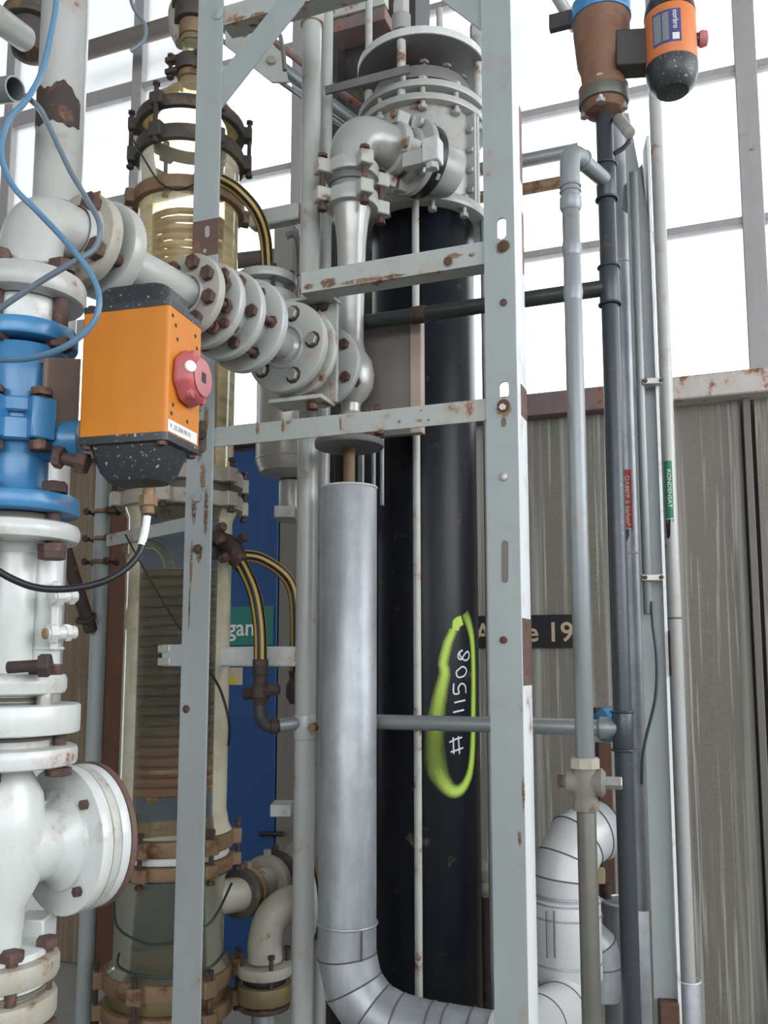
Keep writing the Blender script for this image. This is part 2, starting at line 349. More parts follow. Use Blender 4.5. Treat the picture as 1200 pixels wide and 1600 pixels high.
def bolt(parent, p0, p1, r=0.006, mat='bolt_rust', hr=None, head=True, nut=True, name='bolt'):
    d = (p1 - p0).normalized(); hr = hr or r * 1.75; m = MB(); m.cyl(p0 - d * (r * .3 if head else 0), p1 + d * (r * .8), r, seg=10, b=r * .1)
    if head: m.hexa(p0, -d, hr, r * 1.3)
    if nut: m.hexa(p1, d, hr, r * 1.5)
    return m.build(name, mat, parent)
def ring_bolts(parent, c, ax, R, n, t0, t1, r=0.006, mat='bolt_rust', ph=0.0, hr=None, name='bolt', only=None):
    e1, e2, ax = basis(ax)
    for k in range(n):
        if only is not None and k not in only: continue
        a = ph + 2 * math.pi * k / n; q = c + (e1 * math.cos(a) + e2 * math.sin(a)) * R
        bolt(parent, q + ax * t0, q + ax * t1, r, mat, hr, name=name)
def text_mesh(name, body, origin, xdir, ydir, size, mat, parent, proud=0.0006, align='LEFT', cond=1.0):
    cu = bpy.data.curves.new(name, 'FONT'); cu.body = body; cu.size = size; cu.align_x = align; cu.extrude = 0.0; cu.offset = size * 0.014; cu.resolution_u = 3
    tmp = bpy.data.objects.new(name + '_tmp', cu); COL.objects.link(tmp)
    dg = bpy.context.evaluated_depsgraph_get(); me0 = bpy.data.meshes.new_from_object(tmp.evaluated_get(dg))
    n = xdir.cross(ydir).normalized(); mb = MB()
    mb.v = [origin + xdir * (v.co.x * cond) + ydir * v.co.y + n * proud for v in me0.vertices]; mb.f = [tuple(p.vertices) for p in me0.polygons]
    COL.objects.unlink(tmp); bpy.data.objects.remove(tmp); bpy.data.meshes.remove(me0)
    return mb
# ================================================================== THE SETTING
def struct(o): o['kind'] = 'structure'; return o
def slab(name, mat, c, hx, hy, hz, ax=Vector((1, 0, 0)), parent=None, bev=0):
    return MB().box(c, hx, hy, hz, ax).build(name, mat, parent, bev=bev)
CEIL = 6.2
struct(slab('floor', 'floor_concrete', Vector((0, 0.5, -0.05)), 7.5, 8.0, 0.05))
_u0, _u1 = W0 - UD * 6.6, W0 + UD * 4.6
struct(MB().prism([Vector((-6.3, -6.4, CEIL)), Vector((5.7, -6.4, CEIL)), Vector((5.7, _u1.y, CEIL)), Vector((_u1.x, _u1.y, CEIL)), Vector((_u0.x, _u0.y, CEIL)), Vector((-6.3, _u0.y, CEIL))], ZD * 0.12).build('ceiling', 'plaster'))
struct(slab('wall_left', 'plaster', Vector((-6.25, 0.0, CEIL / 2)), 0.1, 6.4, CEIL / 2))
struct(slab('wall_right', 'plaster', Vector((5.6, -1.9, 0.95)), 0.1, 4.4, 0.95)); struct(slab('wall_right', 'plaster', Vector((5.6, -1.9, 5.7)), 0.1, 4.4, 0.5))
struct(slab('wall_front', 'plaster', Vector((0, -6.3, 0.9)), 6.2, 0.1, 0.9))
struct(slab('wall_front', 'plaster', Vector((0, -6.3, 5.8)), 6.2, 0.1, 0.4))
RZ = W(1000, 625).z                                  # sill height of the glazed upper wall
def wu(px): return (W(px, 1030) - W0).dot(UD)
def wp(u, z, off=0.0): q = W0 + UD * u - ND * off; return Vector((q.x, q.y, z))
U0, U1 = -6.6, 4.6
wb_ = MB().box(wp((U0 + U1) / 2, RZ / 2, -0.10), (U1 - U0) / 2, 0.04, RZ / 2 - 0.004).build('wall_back', 'steel_dark'); struct(wb_)
def panel(pa, pb, mat='wall_panel', ua=None, ub=None):
    a = wu(pa) if ua is None else ua; b = wu(pb) if ub is None else ub
    return MB().box(wp((a + b) / 2, RZ / 2 - 0.02, -0.03), (b - a) / 2 - 0.004, 0.028, RZ / 2 - 0.025).build('panel', mat, wb_, bev=0.003)
panel(0, 172, 'wall_panel_brown', ua=U0); panel(452, 760); panel(760, 1177); panel(1196, 0, ub=U1)
# steel posts of the wall between the panels
for pa, pb, mt in ((440, 474, 'duct_taupe'), (1179, 1191, 'duct_taupe'), (172, 198, 'wood_brown')):
    a, b = wu(pa), wu(pb); MB().box(wp((a + b) / 2, RZ / 2 - 0.02, 0.01), (b - a) / 2, 0.03, RZ / 2 - 0.02).build('wall_post', mt, wb_, bev=0.003)
a, b = wu(166), wu(173); MB().box(wp((a + b) / 2, RZ / 2 - 0.05, 0.02), (b - a) / 2, 0.03, RZ / 2 - 0.05).build('door_stop', 'rubber_black', wb_)
# sill rails
a, b = wu(1052), U1; struct(MB().box(wp((a + b) / 2, RZ + 0.005, 0.05), (b - a) / 2, 0.06, 0.052).build('trim_1', 'rail_white', bev=0.008))
a, b = U0, wu(1050); struct(MB().box(wp((a + b) / 2, RZ + 0.005, 0.04), (b - a) / 2, 0.05, 0.052).build('trim_2', 'rail_rust', bev=0.008))
# glazing
win = bpy.data.objects.new('window_1', None); COL.objects.link(win); win.location = wp(0, RZ); ORG['window_1'] = wp(0, RZ); win['kind'] = 'structure'
vf = lambda py: 1 - (1030 - py) * TANP / FPX
um = sorted([wu(600 + (1174 - 600) / vf(300)), wu(600 + (219 - 600) / vf(170)), wu(600 + (469 - 600) / vf(200))])
um = [um[0] - 1.9, um[0] - 0.95, um[0], um[1], (um[1] * 2 + um[2]) / 3, (um[1] + um[2] * 2) / 3, um[2], um[2] + 0.28, um[2] + 1.3, um[2] + 2.2]
um = [U0] + um + [U1]
zb = [RZ, W(1117, 355).z, W(1125, 117).z, W(100, 172).z, CEIL]
for i, u in enumerate(um[1:-1]):
    if 4 <= i <= 5: continue
    MB().box(wp(u, (RZ + CEIL) / 2, 0.0), 0.045 if i == 6 else 0.034, 0.04, (CEIL - RZ) / 2).build('mullion', 'window_bar', win, bev=0.004)
us = [um[k] for k in (0, 1, 2, 3, 4, 7, 8, 9, 10, 11)]
for j, z in enumerate(zb[1:-1]):
    for ua, ub in zip(us, us[1:]):
        h = 0.046 if (ub <= um[3] + 0.01) else 0.017
        MB().box(wp((ua + ub) / 2, z, 0.0), (ub - ua) / 2, 0.03, h).build('glazing_bar', 'window_bar', win, bev=0.004)
for z0, z1 in zip(zb, zb[1:]):
    for ua, ub in zip(us, us[1:]):
        MB().box(wp((ua + ub) / 2, (z0 + z1) / 2, -0.005), (ub - ua) / 2, 0.003, (z1 - z0) / 2).build('pane', 'window_glass', win)
# blue door
dr = bpy.data.objects.new('door_1', None); COL.objects.link(dr); dr.location = wp(wu(330), 0.0, 0.0); ORG['door_1'] = dr.location.copy(); dr['kind'] = 'structure'
a, b = wu(200), wu(439); dz = RZ - 0.075
leaf = MB().box(wp((a + b) / 2, dz / 2, 0.02), (b - a) / 2 - 0.003, 0.025, dz / 2).build('door_leaf', 'door_blue', dr, bev=0.004)
MB().cyl(W(406, 1303, 0.10), W(442, 1303, 0.10), 0.012, seg=16).cyl(W(440, 1303, 0.10), W(440, 1303, 0.03), 0.010, seg=12).build('door_handle', 'rubber_black', dr)
# door sign
def wbox(x0, y0, x1, y1, off, t=0.004):
    p0, p1 = W(x0, (y0 + y1) / 2, off), W(x1, (y0 + y1) / 2, off)
    zc0, zc1 = W((x0 + x1) / 2, y0, off).z, W((x0 + x1) / 2, y1, off).z; c = (p0 + p1) / 2
    return MB().box(Vector((c.x, c.y, (zc0 + zc1) / 2)), (p1 - p0).length / 2, t / 2, (zc0 - zc1) / 2)
sg = wbox(300, 948, 427, 1008, 0.052).build('door_sign', 'sign_green'); tag(sg, 'green door sign ending in white letters gan', 'sign')
text_mesh('lettering', 'gan', W(355, 993, 0.055), UD, ZD, 0.118, None, sg).build('lettering', 'letter_white', sg)
lb = wbox(330, 1043, 379, 1070, 0.052).build('door_label', 'label_beige'); tag(lb, 'small beige label on blue door under the green sign', 'label')
wbox(330, 1058, 369, 1068, 0.0545).build('yellow_field', 'label_yellow', lb)
text_mesh('lettering', '12', W(356, 1057, 0.055), UD, ZD, 0.032, None, lb).build('lettering', 'ink_grey', lb)
# black wall sign
sg = wbox(748, 961, 914, 1012, 0.012).build('wall_sign', 'sign_black'); tag(sg, 'black wall sign with beige characters reading 19', 'sign')
text_mesh('lettering', 'Ac', W(742, 1002, 0.0145), UD, ZD, 0.118, None, sg).build('lettering', 'letter_beige', sg)
text_mesh('lettering', 'e', W(822, 1002, 0.0145), UD, ZD, 0.122, None, sg).build('lettering', 'letter_beige', sg)
text_mesh('lettering', '19', W(854, 1002, 0.0145), UD, ZD, 0.122, None, sg).build('lettering', 'letter_beige', sg)
# dark steel stanchion between the glazing and the tall black column
def vpipe(px, py, Y, y0, y1): q = P(px, py, Y); return Vector((q.x, q.y, zrow(y1, Y) if y1 is not None else 0.0)), Vector((q.x, q.y, zrow(y0, Y)))
q = P(596, 120, 3.25); hw = M(64, q)
t = thing('steel_stanchion', 'wide dark steel stanchion rising behind the tall black column', 'column', (q.x, q.y, 0))
MB().box(Vector((q.x, q.y, 2.5)), hw, 0.01, 2.5).build('web', 'steel_dark', t, bev=0.002)
for s in (-1, 1): MB().box(Vector((q.x, q.y, 2.5)) + UD * hw * s, 0.012, 0.09, 2.5).build('stanchion_flange', 'steel_dark', t, bev=0.003)
q = P(556, 8, 3.05); t = thing('crossbeam', 'white crossbeam with rusty lower edge at the top', 'beam', q)
MB().box(q + ZD * 0.03, M(52, q), 0.02, M(30, q)).build('web', 'paint_white_rusty', t, bev=0.003)
MB().box(P(556, 48, 3.0), M(56, q), 0.05, M(10, q)).build('lower_flange', 'rail_rust', t, bev=0.003)
MB().cyl(P(606, 75, 3.02), P(606, 40, 3.02), 0.014, seg=14).hexa(P(606, 60, 3.02), ZD, 0.024, 0.02).build('bolt', 'bolt_rust', t)
# pipes that run along the glazing
def wallpipe(name, label, pa, pya, pb, r, mat, off, rings=()):
    A = W(pa, pya, off); B = W(pb, pya, off); B.z = A.z
    o = MB().cyl(A, B, r, seg=24).build(name, mat); return tag(o, label, 'pipe')
wallpipe('wall_pipe', 'thick beige pipe crossing the upper left glazing', 100, 90, 330, 0.048, 'duct_taupe', 0.25)
wallpipe('wall_pipe', 'grey horizontal pipe crossing glazing right of the channel post', 700, 275, 905, 0.030, 'galvanised', 0.35)
wallpipe('wall_pipe', 'rusty horizontal pipe under the grey one by channel post', 700, 318, 905, 0.026, 'clamp_rust', 0.35)
# ================================================================== LEFT STACK: elbow, blue valve, flanged white pipework
SX, SY = -0.589, 1.42
def S(py): return Vector((SX, SY, zrow(py, SY)))
def R1(n): return n * 1.42 / FPX
PA = P(133, 376, 1.52)
lo, hi = 1.6, 3.2
for _ in range(50):
    mid = (lo + hi) / 2
    if P(480, 560, mid).z > PA.z: hi = mid
    else: lo = mid
PB = P(480, 560, mid); RD = (PB - PA).normalized()
def run(px):
    lo, hi = -0.5, 2.0
    for _ in range(50):
        mid = (lo + hi) / 2
        if proj(PA + RD * mid)[0] > px: hi = mid
        else: lo = mid
    return mid
def RP(px): return PA + RD * run(px)
def flange(mb, c, ax, t0, t1, r, b=0.004): mb.lathe(c, ax, [(t0, 0), (t0, r - b), (t0 + b * .3, r - b * .3), (t0 + b, r), (t1 - b, r), (t1 - b * .3, r - b * .3), (t1, r - b), (t1, 0)], 48); return mb
# --- elbow
t = thing('pipe_elbow', 'grey-white painted pipe elbow above the blue valve with rusty flange', 'pipe elbow', S(470))
ec = S(430); rr = R1(50)
E0 = S(424); c1 = PA - RD * 0.01
MB().tube([E0, S(405), Vector((SX, SY, PA.z - 0.028)) + RD * 0.012, Vector((SX, SY, PA.z - 0.006)) + RD * 0.04, Vector((SX, SY, PA.z)) + RD * 0.075, c1], lambda s: 0.052 - 0.006 * s, 32, 6).build('elbow_body', 'paint_pipe', t)
flange(MB(), S(478), ZD, 0, R1(44), R1(92), 0.012).build('flange', 'paint_pipe', t)
f1 = RP(131); f2 = RP(163)
flange(MB(), f1, RD, -0.012, 0.014, M(73, f1), 0.003).build('flange', 'cast_grey', t)
MB().lathe(f1, RD, [(-0.03, 0.05), (-0.012, 0.062)], 32, False).build('weld_neck', 'paint_pipe', t)
ring_bolts(t, f1, RD, M(54, f1), 4, -0.014, 0.05, 0.0115, ph=0.62, hr=0.02)
# stamped tag
e1, e2, _ = basis(RD)
q = f1 + e2 * M(56, f1) - e1 * M(30, f1) * 1.0 - RD * 0.0135
MB().box(q, 0.017, 0.0015, 0.009, e1, RD, e2).build('stamped_plate', 'clamp_rust', t)
ring_bolts(t, S(478), ZD, R1(68), 4, -R1(66), R1(46), 0.0125, ph=-0.35, hr=0.023)
# --- spool along the run
t = thing('flanged_spool', 'grey-white flanged spool running from the elbow to the sight flange', 'pipe', RP(250) - ZD * 0.1)
flange(MB(), f2, RD, -0.012, 0.018, M(76, f2), 0.004).build('flange', 'paint_pipe', t)
MB().lathe(f2, RD, [(0.016, 0.046), (0.04, 0.031)], 32, False).build('weld_neck', 'paint_pipe', t)
f3 = RP(297); MB().cyl(f2 + RD * 0.015, f3, M(27, f3), seg=32).build('pipe', 'paint_pipe', t)
MB().torus(f3 - RD * 0.013, RD, M(31, f3), 0.004).build('weld', 'paint_pipe', t)
flange(MB(), f3, RD, -0.012, 0.008, M(66, f3), 0.003).build('flange', 'cast_grey', t)
q = f3 + e2 * -M(4, f3) - e1 * M(-44, f3) - RD * 0.0135
MB().box(q, 0.012, 0.0015, 0.022, e1, RD, e2).build('stamped_plate', 'clamp_rust', t)
ring_bolts(t, f3, RD, M(50, f3), 8, -0.014, 0.03, 0.0085, ph=0.3, hr=0.016)
# --- sandwich of flanges
t = thing('sight_flange', 'stack of three round grey flanges between spool and check valve', 'flange', RP(345) - ZD * 0.12)
f4, f5, f6 = RP(326), RP(355), RP(386)
for f, r_, w in ((f4, 68, 0.010), (f5, 71, 0.010), (f6, 74, 0.011)):
    flange(MB(), f, RD, -w, w, M(r_, f), 0.004).build('flange', 'paint_pipe', t)
flange(MB(), f4, RD, 0.0, (f5 - f4).length, M(48, f4)).build('gasket_ring', 'paint_grey', t)
flange(MB(), f5, RD, 0.0, (f6 - f5).length, M(48, f4)).build('gasket_ring', 'paint_grey', t)
ring_bolts(t, f5, RD, M(56, f5), 6, -0.012, (f6 - f5).length - 0.016, 0.0075, ph=0.1, hr=0.014)
ring_bolts(t, f4, RD, M(56, f4), 4, -0.012, 0.012, 0.0065, ph=0.75, hr=0.012)
for a_ in (-0.9, 0.6):
    d_ = e1 * math.cos(a_) + e2 * math.sin(a_); MB().bar(f4 + d_ * M(60, f4), f6 + d_ * M(64, f6), d_.cross(RD), 0.004, 0.02).build('rib', 'paint_pipe', t)
# --- check valve with bolted round flange and square mounting plate
t = thing('check_valve', 'grey flanged check valve with chipped white bolt heads above the lower beam', 'valve', RP(480) - ZD * 0.14)
f7 = RP(449); f8 = RP(463); f9 = RP(506)
MB().lathe(f6, RD, [(0.0, M(34, f6)), (0.03, M(23, f6)), ((f7 - f6).length - 0.02, M(23, f6)), ((f7 - f6).length, M(34, f7))], 36, False).build('neck', 'paint_silver', t)
flange(MB(), f7, RD, -0.012, 0.010, M(72, f7), 0.003).build('flange', 'paint_pipe', t)
MB().torus(f7 - RD * 0.012, RD, M(33, f7), 0.005).build('weld', 'paint_pipe', t)
flange(MB(), f8, RD, -0.002, 0.016, M(72, f7), 0.003).build('flange', 'paint_white_rusty', t)
e1, e2, _ = basis(RD)
for k in range(5):
    a_ = 0.35 + k * 2 * math.pi / 5 + 0.25; q = f7 + (e1 * math.cos(a_) + e2 * math.sin(a_)) * M(52, f7)
    b_ = bolt(t, q - RD * 0.013, q + RD * 0.04, 0.008, 'bolt_zinc', 0.015)
    MB().lathe(q - RD * 0.0128, -RD, [(0, 0.021), (0.0006, 0.019 + 0.001 * (k % 2))], 9, True, ph=k).build('chipped_paint', 'rust_dark', b_)
flange(MB(), f9, RD, -0.008, 0.012, M(64, f9), 0.003).build('flange', 'paint_pipe', t)
for a_ in (0.5, -0.6): 
    q = f9 + (e1 * math.cos(a_) + e2 * math.sin(a_)) * M(-50, f9); bolt(t, q - RD * 0.009, q + RD * 0.03, 0.009, 'bolt_rust', 0.014)
q = RP(482); pc = Vector((q.x, q.y, (zrow(478, q.y) + zrow(634, q.y)) / 2))
MB().box(pc, M(50, q), 0.006, M(80, q), UD).build('mounting_plate', 'paint_grey_rusty', t, bev=0.002)
MB().box(Vector((pc.x, pc.y, pc.z + M(80, q))) - ND * 0.02, M(52, q), 0.03, 0.004, UD).build('plate_lip', 'paint_grey_rusty', t, bev=0.001)
for dx in (-28, 12, 28): 
    q2 = Vector((pc.x, pc.y, pc.z + M(74, q))) + UD * M(dx, q) - ND * 0.008; bolt(t, q2, q2 + ND * 0.02, 0.008, 'rust_dark', 0.014)
MB().box(Vector((pc.x, pc.y, pc.z - M(82, q))) - ND * 0.035, M(44, q), 0.04, 0.005, UD).build('foot_plate', 'paint_white_rusty', t, bev=0.001)
bolt(t, Vector((pc.x, pc.y, pc.z - M(80, q))) - ND * 0.05 + UD * M(22, q), Vector((pc.x, pc.y, pc.z - M(90, q))) - ND * 0.05 + UD * M(22, q), 0.008, 'bolt_rust', 0.015)
# --- white spacer above blue valve
t = thing('valve_spacer', 'white cylinder spacer clamped between elbow flange and blue valve', 'pipe', S(520))
MB().cyl(S(522), S(466), R1(60), seg=40).build('spacer_body', 'paint_white', t)
MB().torus(S(470), ZD, R1(62), 0.004).torus(S(476), ZD, R1(62), 0.003).build('gasket', 'gasket', t)
# --- blue ball valve
t = thing('ball_valve', 'blue painted flanged ball valve with rusty bolts beside the orange actuator', 'valve', S(806))
flange(MB(), S(545), ZD, 0, R1(28), R1(82), 0.004).build('flange', 'blue_paint', t)
MB().lathe(S(770), ZD, [(0, R1(48)), (R1(10), R1(44)), (R1(60), R1(44)), (R1(80), R1(50)), (R1(120), R1(55)), (R1(160), R1(52)), (R1(200), R1(56)), (R1(228), R1(66))], 40).build('valve_body', 'blue_paint', t)
flange(MB(), S(806), ZD, 0, R1(30), R1(94), 0.006).build('flange', 'blue_paint', t)
fd = Vector((0.45, -0.89, 0)).normalized(); sd = Vector((0.89, 0.45, 0)).normalized()
for y0, y1, nm in ((634, 658, 'lug'), (664, 700, 'lug')):
    MB().lathe(S(y1), ZD, [(0, R1(62)), (R1(3), R1(66)), (R1(y1 - y0) - R1(3), R1(66)), (R1(y1 - y0), R1(62))], 40).build('split_flange', 'blue_paint', t)
for a_ in (-0.75, 0.35, 1.4):
    d_ = fd * math.cos(a_) + sd * math.sin(a_); q = Vector((SX, SY, 0)) + d_ * R1(62)
    z0, z1 = S(702).z, S(632).z
    MB().box(Vector((q.x, q.y, (z0 + z1) / 2)), 0.02, 0.018, (z1 - z0) / 2 - 0.004, d_.cross(ZD)).build('lug', 'blue_paint', t, bev=0.003)
    bolt(t, Vector((q.x, q.y, z1)) + d_ * 0.006, Vector((q.x, q.y, z0)) + d_ * 0.006, 0.0095, 'bolt_rust', 0.018)
ring_bolts(t, S(806), ZD, R1(72), 4, -R1(58), R1(32), 0.0115, ph=-0.35, hr=0.021)
MB().torus(S(812), ZD, R1(60), 0.006).torus(S(818), ZD, R1(62), 0.004).build('gasket', 'gasket', t)
AD = Vector((0.93, -0.12, 0)).normalized()
q = P(128, 690, 1.42); MB().cyl(Vector((SX, SY, q.z)) + AD * 0.03, q + AD * 0.0, R1(34), seg=28).build('stem_housing', 'blue_paint', t)
q = S(712) + fd * 0.02; bolt(t, P(98, 716, 1.36), P(122, 722, 1.36), 0.010, 'bolt_rust', 0.018)
# --- steel bracket
c = P(95, 618, 1.40); t = thing('actuator_bracket', 'brown rusting steel bracket joining blue valve to orange actuator', 'bracket', P(95, 684, 1.40))
bx_ = (P(126, 618, 1.41) - P(63, 618, 1.35)).normalized()
MB().box(c, M(33, c), 0.006, M(60, c), bx_).build('bracket_plate', 'bracket_brown', t, bev=0.004)
MB().box(c + ZD * M(56, c) + bx_.cross(ZD) * -0.03, M(33, c), 0.035, 0.004, bx_).build('bracket_plate', 'bracket_brown', t, bev=0.002)
MB().box(c - ZD * M(56, c) + bx_.cross(ZD) * -0.03, M(33, c), 0.035, 0.004, bx_).build('bracket_plate', 'bracket_brown', t, bev=0.002)
# --- white pipe with two flanges
t = thing('white_pipe', 'glossy white vertical pipe with round flanges under the blue valve', 'pipe', S(1090))
MB().cyl(S(1062), S(836), R1(33), seg=40).build('pipe', 'paint_white', t)
flange(MB(), S(850), ZD, 0, R1(32), R1(97), 0.012).build('flange', 'paint_white', t)
MB().lathe(S(865), ZD, [(0, R1(34)), (R1(20), R1(50))], 40, False).build('weld_neck', 'paint_white', t)
flange(MB(), S(1085), ZD, 0, R1(33), R1(86), 0.010).build('flange', 'paint_white', t)
ring_bolts(t, S(850), ZD, R1(72), 4, -R1(4), R1(10), 0.0105, ph=-0.35, hr=0.022)
MB().cyl(P(12, 1043, 1.33), P(62, 1040, 1.33), R1(9), seg=14).hexa(P(62, 1040, 1.33), Vector((1, .1, .02)), 0.018, 0.016).build('bolt', 'rust_dark', t)
MB().box(P(72, 1046, 1.35), R1(22), 0.012, R1(8), Vector((1, 0, 0))).build('bolt', 'bolt_rust', t, bev=0.002)
# --- clamped gauge cylinder
q0, q1 = vpipe(69, 950, 1.46, 850, 1046)
t = thing('gauge_cylinder', 'slim white cylinder with hinged clamp and two hex bolts', 'pipe', q0)
MB().cyl(q0, q1, M(27, q0), seg=32).build('cylinder_body', 'paint_white', t)
for y_ in (862, 1013): MB().torus(P(69, y_, 1.46), ZD, M(27.5, q0), 0.003).build('band', 'paint_white', t)
MB().box(P(88, 962, 1.43), M(6, q0), 0.008, M(53, q0), Vector((1, 0, 0))).build('hinge_plate', 'paint_white', t, bev=0.002)
for y_, x_ in ((933, 80), (990, 72)):
    m = MB(); A, B = P(x_, y_, 1.405), P(118, y_ - 2, 1.44); d = (B - A).normalized()
    m.cyl(A, B, M(11, A), seg=18); o = m.build('clamp_bolt', 'paint_white', t)
    MB().hexa(A + d * 0.004, d, M(15, A), 0.014).hexa(A + d * 0.03, d, M(14, A), 0.010).build('nut', 'paint_white', o)
    if y_ == 990: MB().cyl(A - d * 0.004, A + d * 0.01, M(9, A), seg=14).build('thread', 'clamp_rust', o)
# --- intermediate flanges
t = thing('flange_spacer', 'thick white flange ring with studs above the blind-flanged tee', 'flange', S(1200))
flange(MB(), S(1145), ZD, 0, R1(44), R1(108), 0.004).build('flange', 'paint_white', t)
flange(MB(), S(1196), ZD, 0, R1(30), R1(106), 0.008).build('flange', 'paint_white', t)
MB().cyl(S(1166), S(1140), R1(68), seg=40).build('spacer_body', 'paint_white', t)
MB().cyl(S(1102), S(1080), R1(52), seg=40).build('spacer_body', 'paint_white', t)
MB().torus(S(1092), ZD, R1(52), 0.003).torus(S(1098), ZD, R1(53), 0.002).torus(S(1152), ZD, R1(69), 0.003).build('gasket', 'gasket', t)
ring_bolts(t, S(1102), ZD, R1(70), 4, 0, R1(20), 0.012, mat='bolt_zinc', ph=-0.35, hr=0.013)
ring_bolts(t, S(1200), ZD, R1(80), 4, 0, R1(60), 0.010, ph=0.1, hr=0.020)
# --- tee with blind flange
t = thing('pipe_tee', 'white pipe tee closed by a big round blind flange', 'pipe tee', S(1496))
MB().cyl(S(1490), S(1190), R1(36), seg=40).build('pipe', 'paint_white', t)
BD = Vector((0.86, 0.46, 0.0)).normalized(); bc = P(92, 1320, 1.46); ax0 = Vector((SX, SY, bc.z))
BD = Vector((0.60, 0.80, 0.0)); L_ = 0.10; bc = ax0 + BD * L_
MB().lathe(ax0, BD, [(0.0, R1(64)), (0.03, R1(60)), (L_ - 0.028, R1(56)), (L_ - 0.014, R1(64)), (L_ - 0.006, R1(78)), (L_, R1(80))], 48, False).build('branch', 'paint_white', t)
MB().lathe(S(1455), ZD, [(0, R1(37)), (R1(35), R1(40)), (R1(70), R1(58)), (R1(135), R1(66)), (R1(200), R1(58)), (R1(235), R1(40)), (R1(262), R1(37))], 40, False).build('tee_body', 'paint_white', t)
fr = R1(117)
for a_, b_, mt, r_ in ((0.0, 0.020, 'paint_white', 1.0), (0.021, 0.036, 'paint_white_rusty', 1.0), (0.038, 0.055, 'paint_white', 0.985), (0.056, 0.066, 'rust_primer', 1.0)):
    flange(MB(), bc, BD, a_, b_, fr * r_, 0.0015).build('flange', mt, t)
ring_bolts(t, bc, BD, fr * 0.80, 4, -0.001, 0.068, 0.007, ph=0.85, hr=0.0085)
# --- lower flanges
t = thing('flanged_pipe', 'stained white pipe with two thick flanges at the lower left corner', 'pipe', Vector((SX, SY, 0)))
MB().cyl(Vector((SX, SY, 0)), S(1480), R1(74), seg=40).build('pipe', 'paint_white', t)
flange(MB(), S(1530), ZD, 0, R1(36), R1(92), 0.010).build('flange', 'cast_grey', t)
flange(MB(), S(1592), ZD, 0, R1(38), R1(90), 0.008).build('flange', 'cast_grey', t)
MB().torus(S(1542), ZD, R1(74), 0.004).torus(S(1550), ZD, R1(75), 0.003).build('gasket', 'gasket', t)
ring_bolts(t, S(1592), ZD, R1(74), 6, -0.005, R1(100), 0.009, ph=-0.35, hr=0.018)
q = P(55, 1452, 1.50); MB().box(q, R1(24), 0.03, R1(22), Vector((1, 0, 0))).build('stop_block', 'paint_white', t, bev=0.003)
# ================================================================== ORANGE ACTUATOR
c = P(222, 597, 1.36); rd = Vector((math.cos(math.radians(22)), -math.sin(math.radians(22)), 0))   # normal of the face that carries the red knob
k = M(1, c)
t = thing('valve_actuator', 'orange pneumatic valve actuator with black caps and red knob', 'actuator', P(222, 770, 1.36))
yaw = math.radians(36); fl = Vector((math.cos(yaw), math.sin(yaw) * -1, 0))
# broad face looks to the left-front, knob face to the right-front
bn = Vector((-math.sin(math.radians(15)), -math.cos(math.radians(15)), 0)); kn = Vector((math.cos(math.radians(15)), -math.sin(math.radians(15)), 0))
hw, hd, hz = 74 * k, 54 * k, 97 * k
def rrect(cx, hx, hy, r, n=5):
    o = []
    for sx, sy, a0 in ((1, 1, 0), (-1, 1, 90), (-1, -1, 180), (1, -1, 270)):
        for i in range(n + 1):
            a_ = math.radians(a0 + 90 * i / n); o.append(cx + kn * (sx * (hx - r) + r * math.cos(a_)) + bn * (sy * (hy - r) + r * math.sin(a_)))
    return o
def loft(mb, sections):
    rings = []
    for s_ in sections: rings.append(len(mb.v)); mb.v += s_; n = len(s_)
    for a_, b_ in zip(rings, rings[1:]):
        for i in range(n): j = (i + 1) % n; mb.f.append((a_ + i, a_ + j, b_ + j, b_ + i))
    mb.f.append(tuple(rings[0] + i for i in reversed(range(n)))); mb.f.append(tuple(rings[-1] + i for i in range(n))); return mb
loft(MB(), [rrect(c - ZD * hz, hw, hd, 0.006), rrect(c + ZD * hz, hw, hd, 0.006)]).build('actuator_body', 'orange', t)
up = loft(MB(), [rrect(c + ZD * hz, hw + .001, hd + .001, .008), rrect(c + ZD * (hz + 10 * k), hw + .001, hd + .001, .008), rrect(c + ZD * (hz + 12 * k), hw * .86, hd * .9, .02), rrect(c + ZD * (hz + 38 * k), hw * .80, hd * .84, .022), rrect(c + ZD * (hz + 44 * k), hw * .72, hd * .76, .02)]).build('end_cap', 'plastic_black', t)
dn = loft(MB(), [rrect(c - ZD * hz, hw + .001, hd + .001, .008), rrect(c - ZD * (hz + 12 * k), hw + .001, hd + .001, .008), rrect(c - ZD * (hz + 14 * k), hw * .88, hd * .9, .022), rrect(c - ZD * (hz + 50 * k), hw * .74, hd * .76, .026), rrect(c - ZD * (hz + 64 * k), hw * .60, hd * .62, .026)]).build('end_cap', 'plastic_black', t)
for sx in (-.85, .85):
    for sy in (-.85, .85):
        q = c + kn * hw * sx + bn * hd * sy
        bolt(dn, q - ZD * (hz + 12 * k), q - ZD * (hz - 2 * k), 0.005, 'bolt_rust', 0.008, nut=False, name='screw')
        bolt(up, q + ZD * (hz + 9 * k), q + ZD * (hz - 2 * k), 0.004, 'bolt_rust', 0.007, nut=False, name='screw')
kc = c + kn * hw
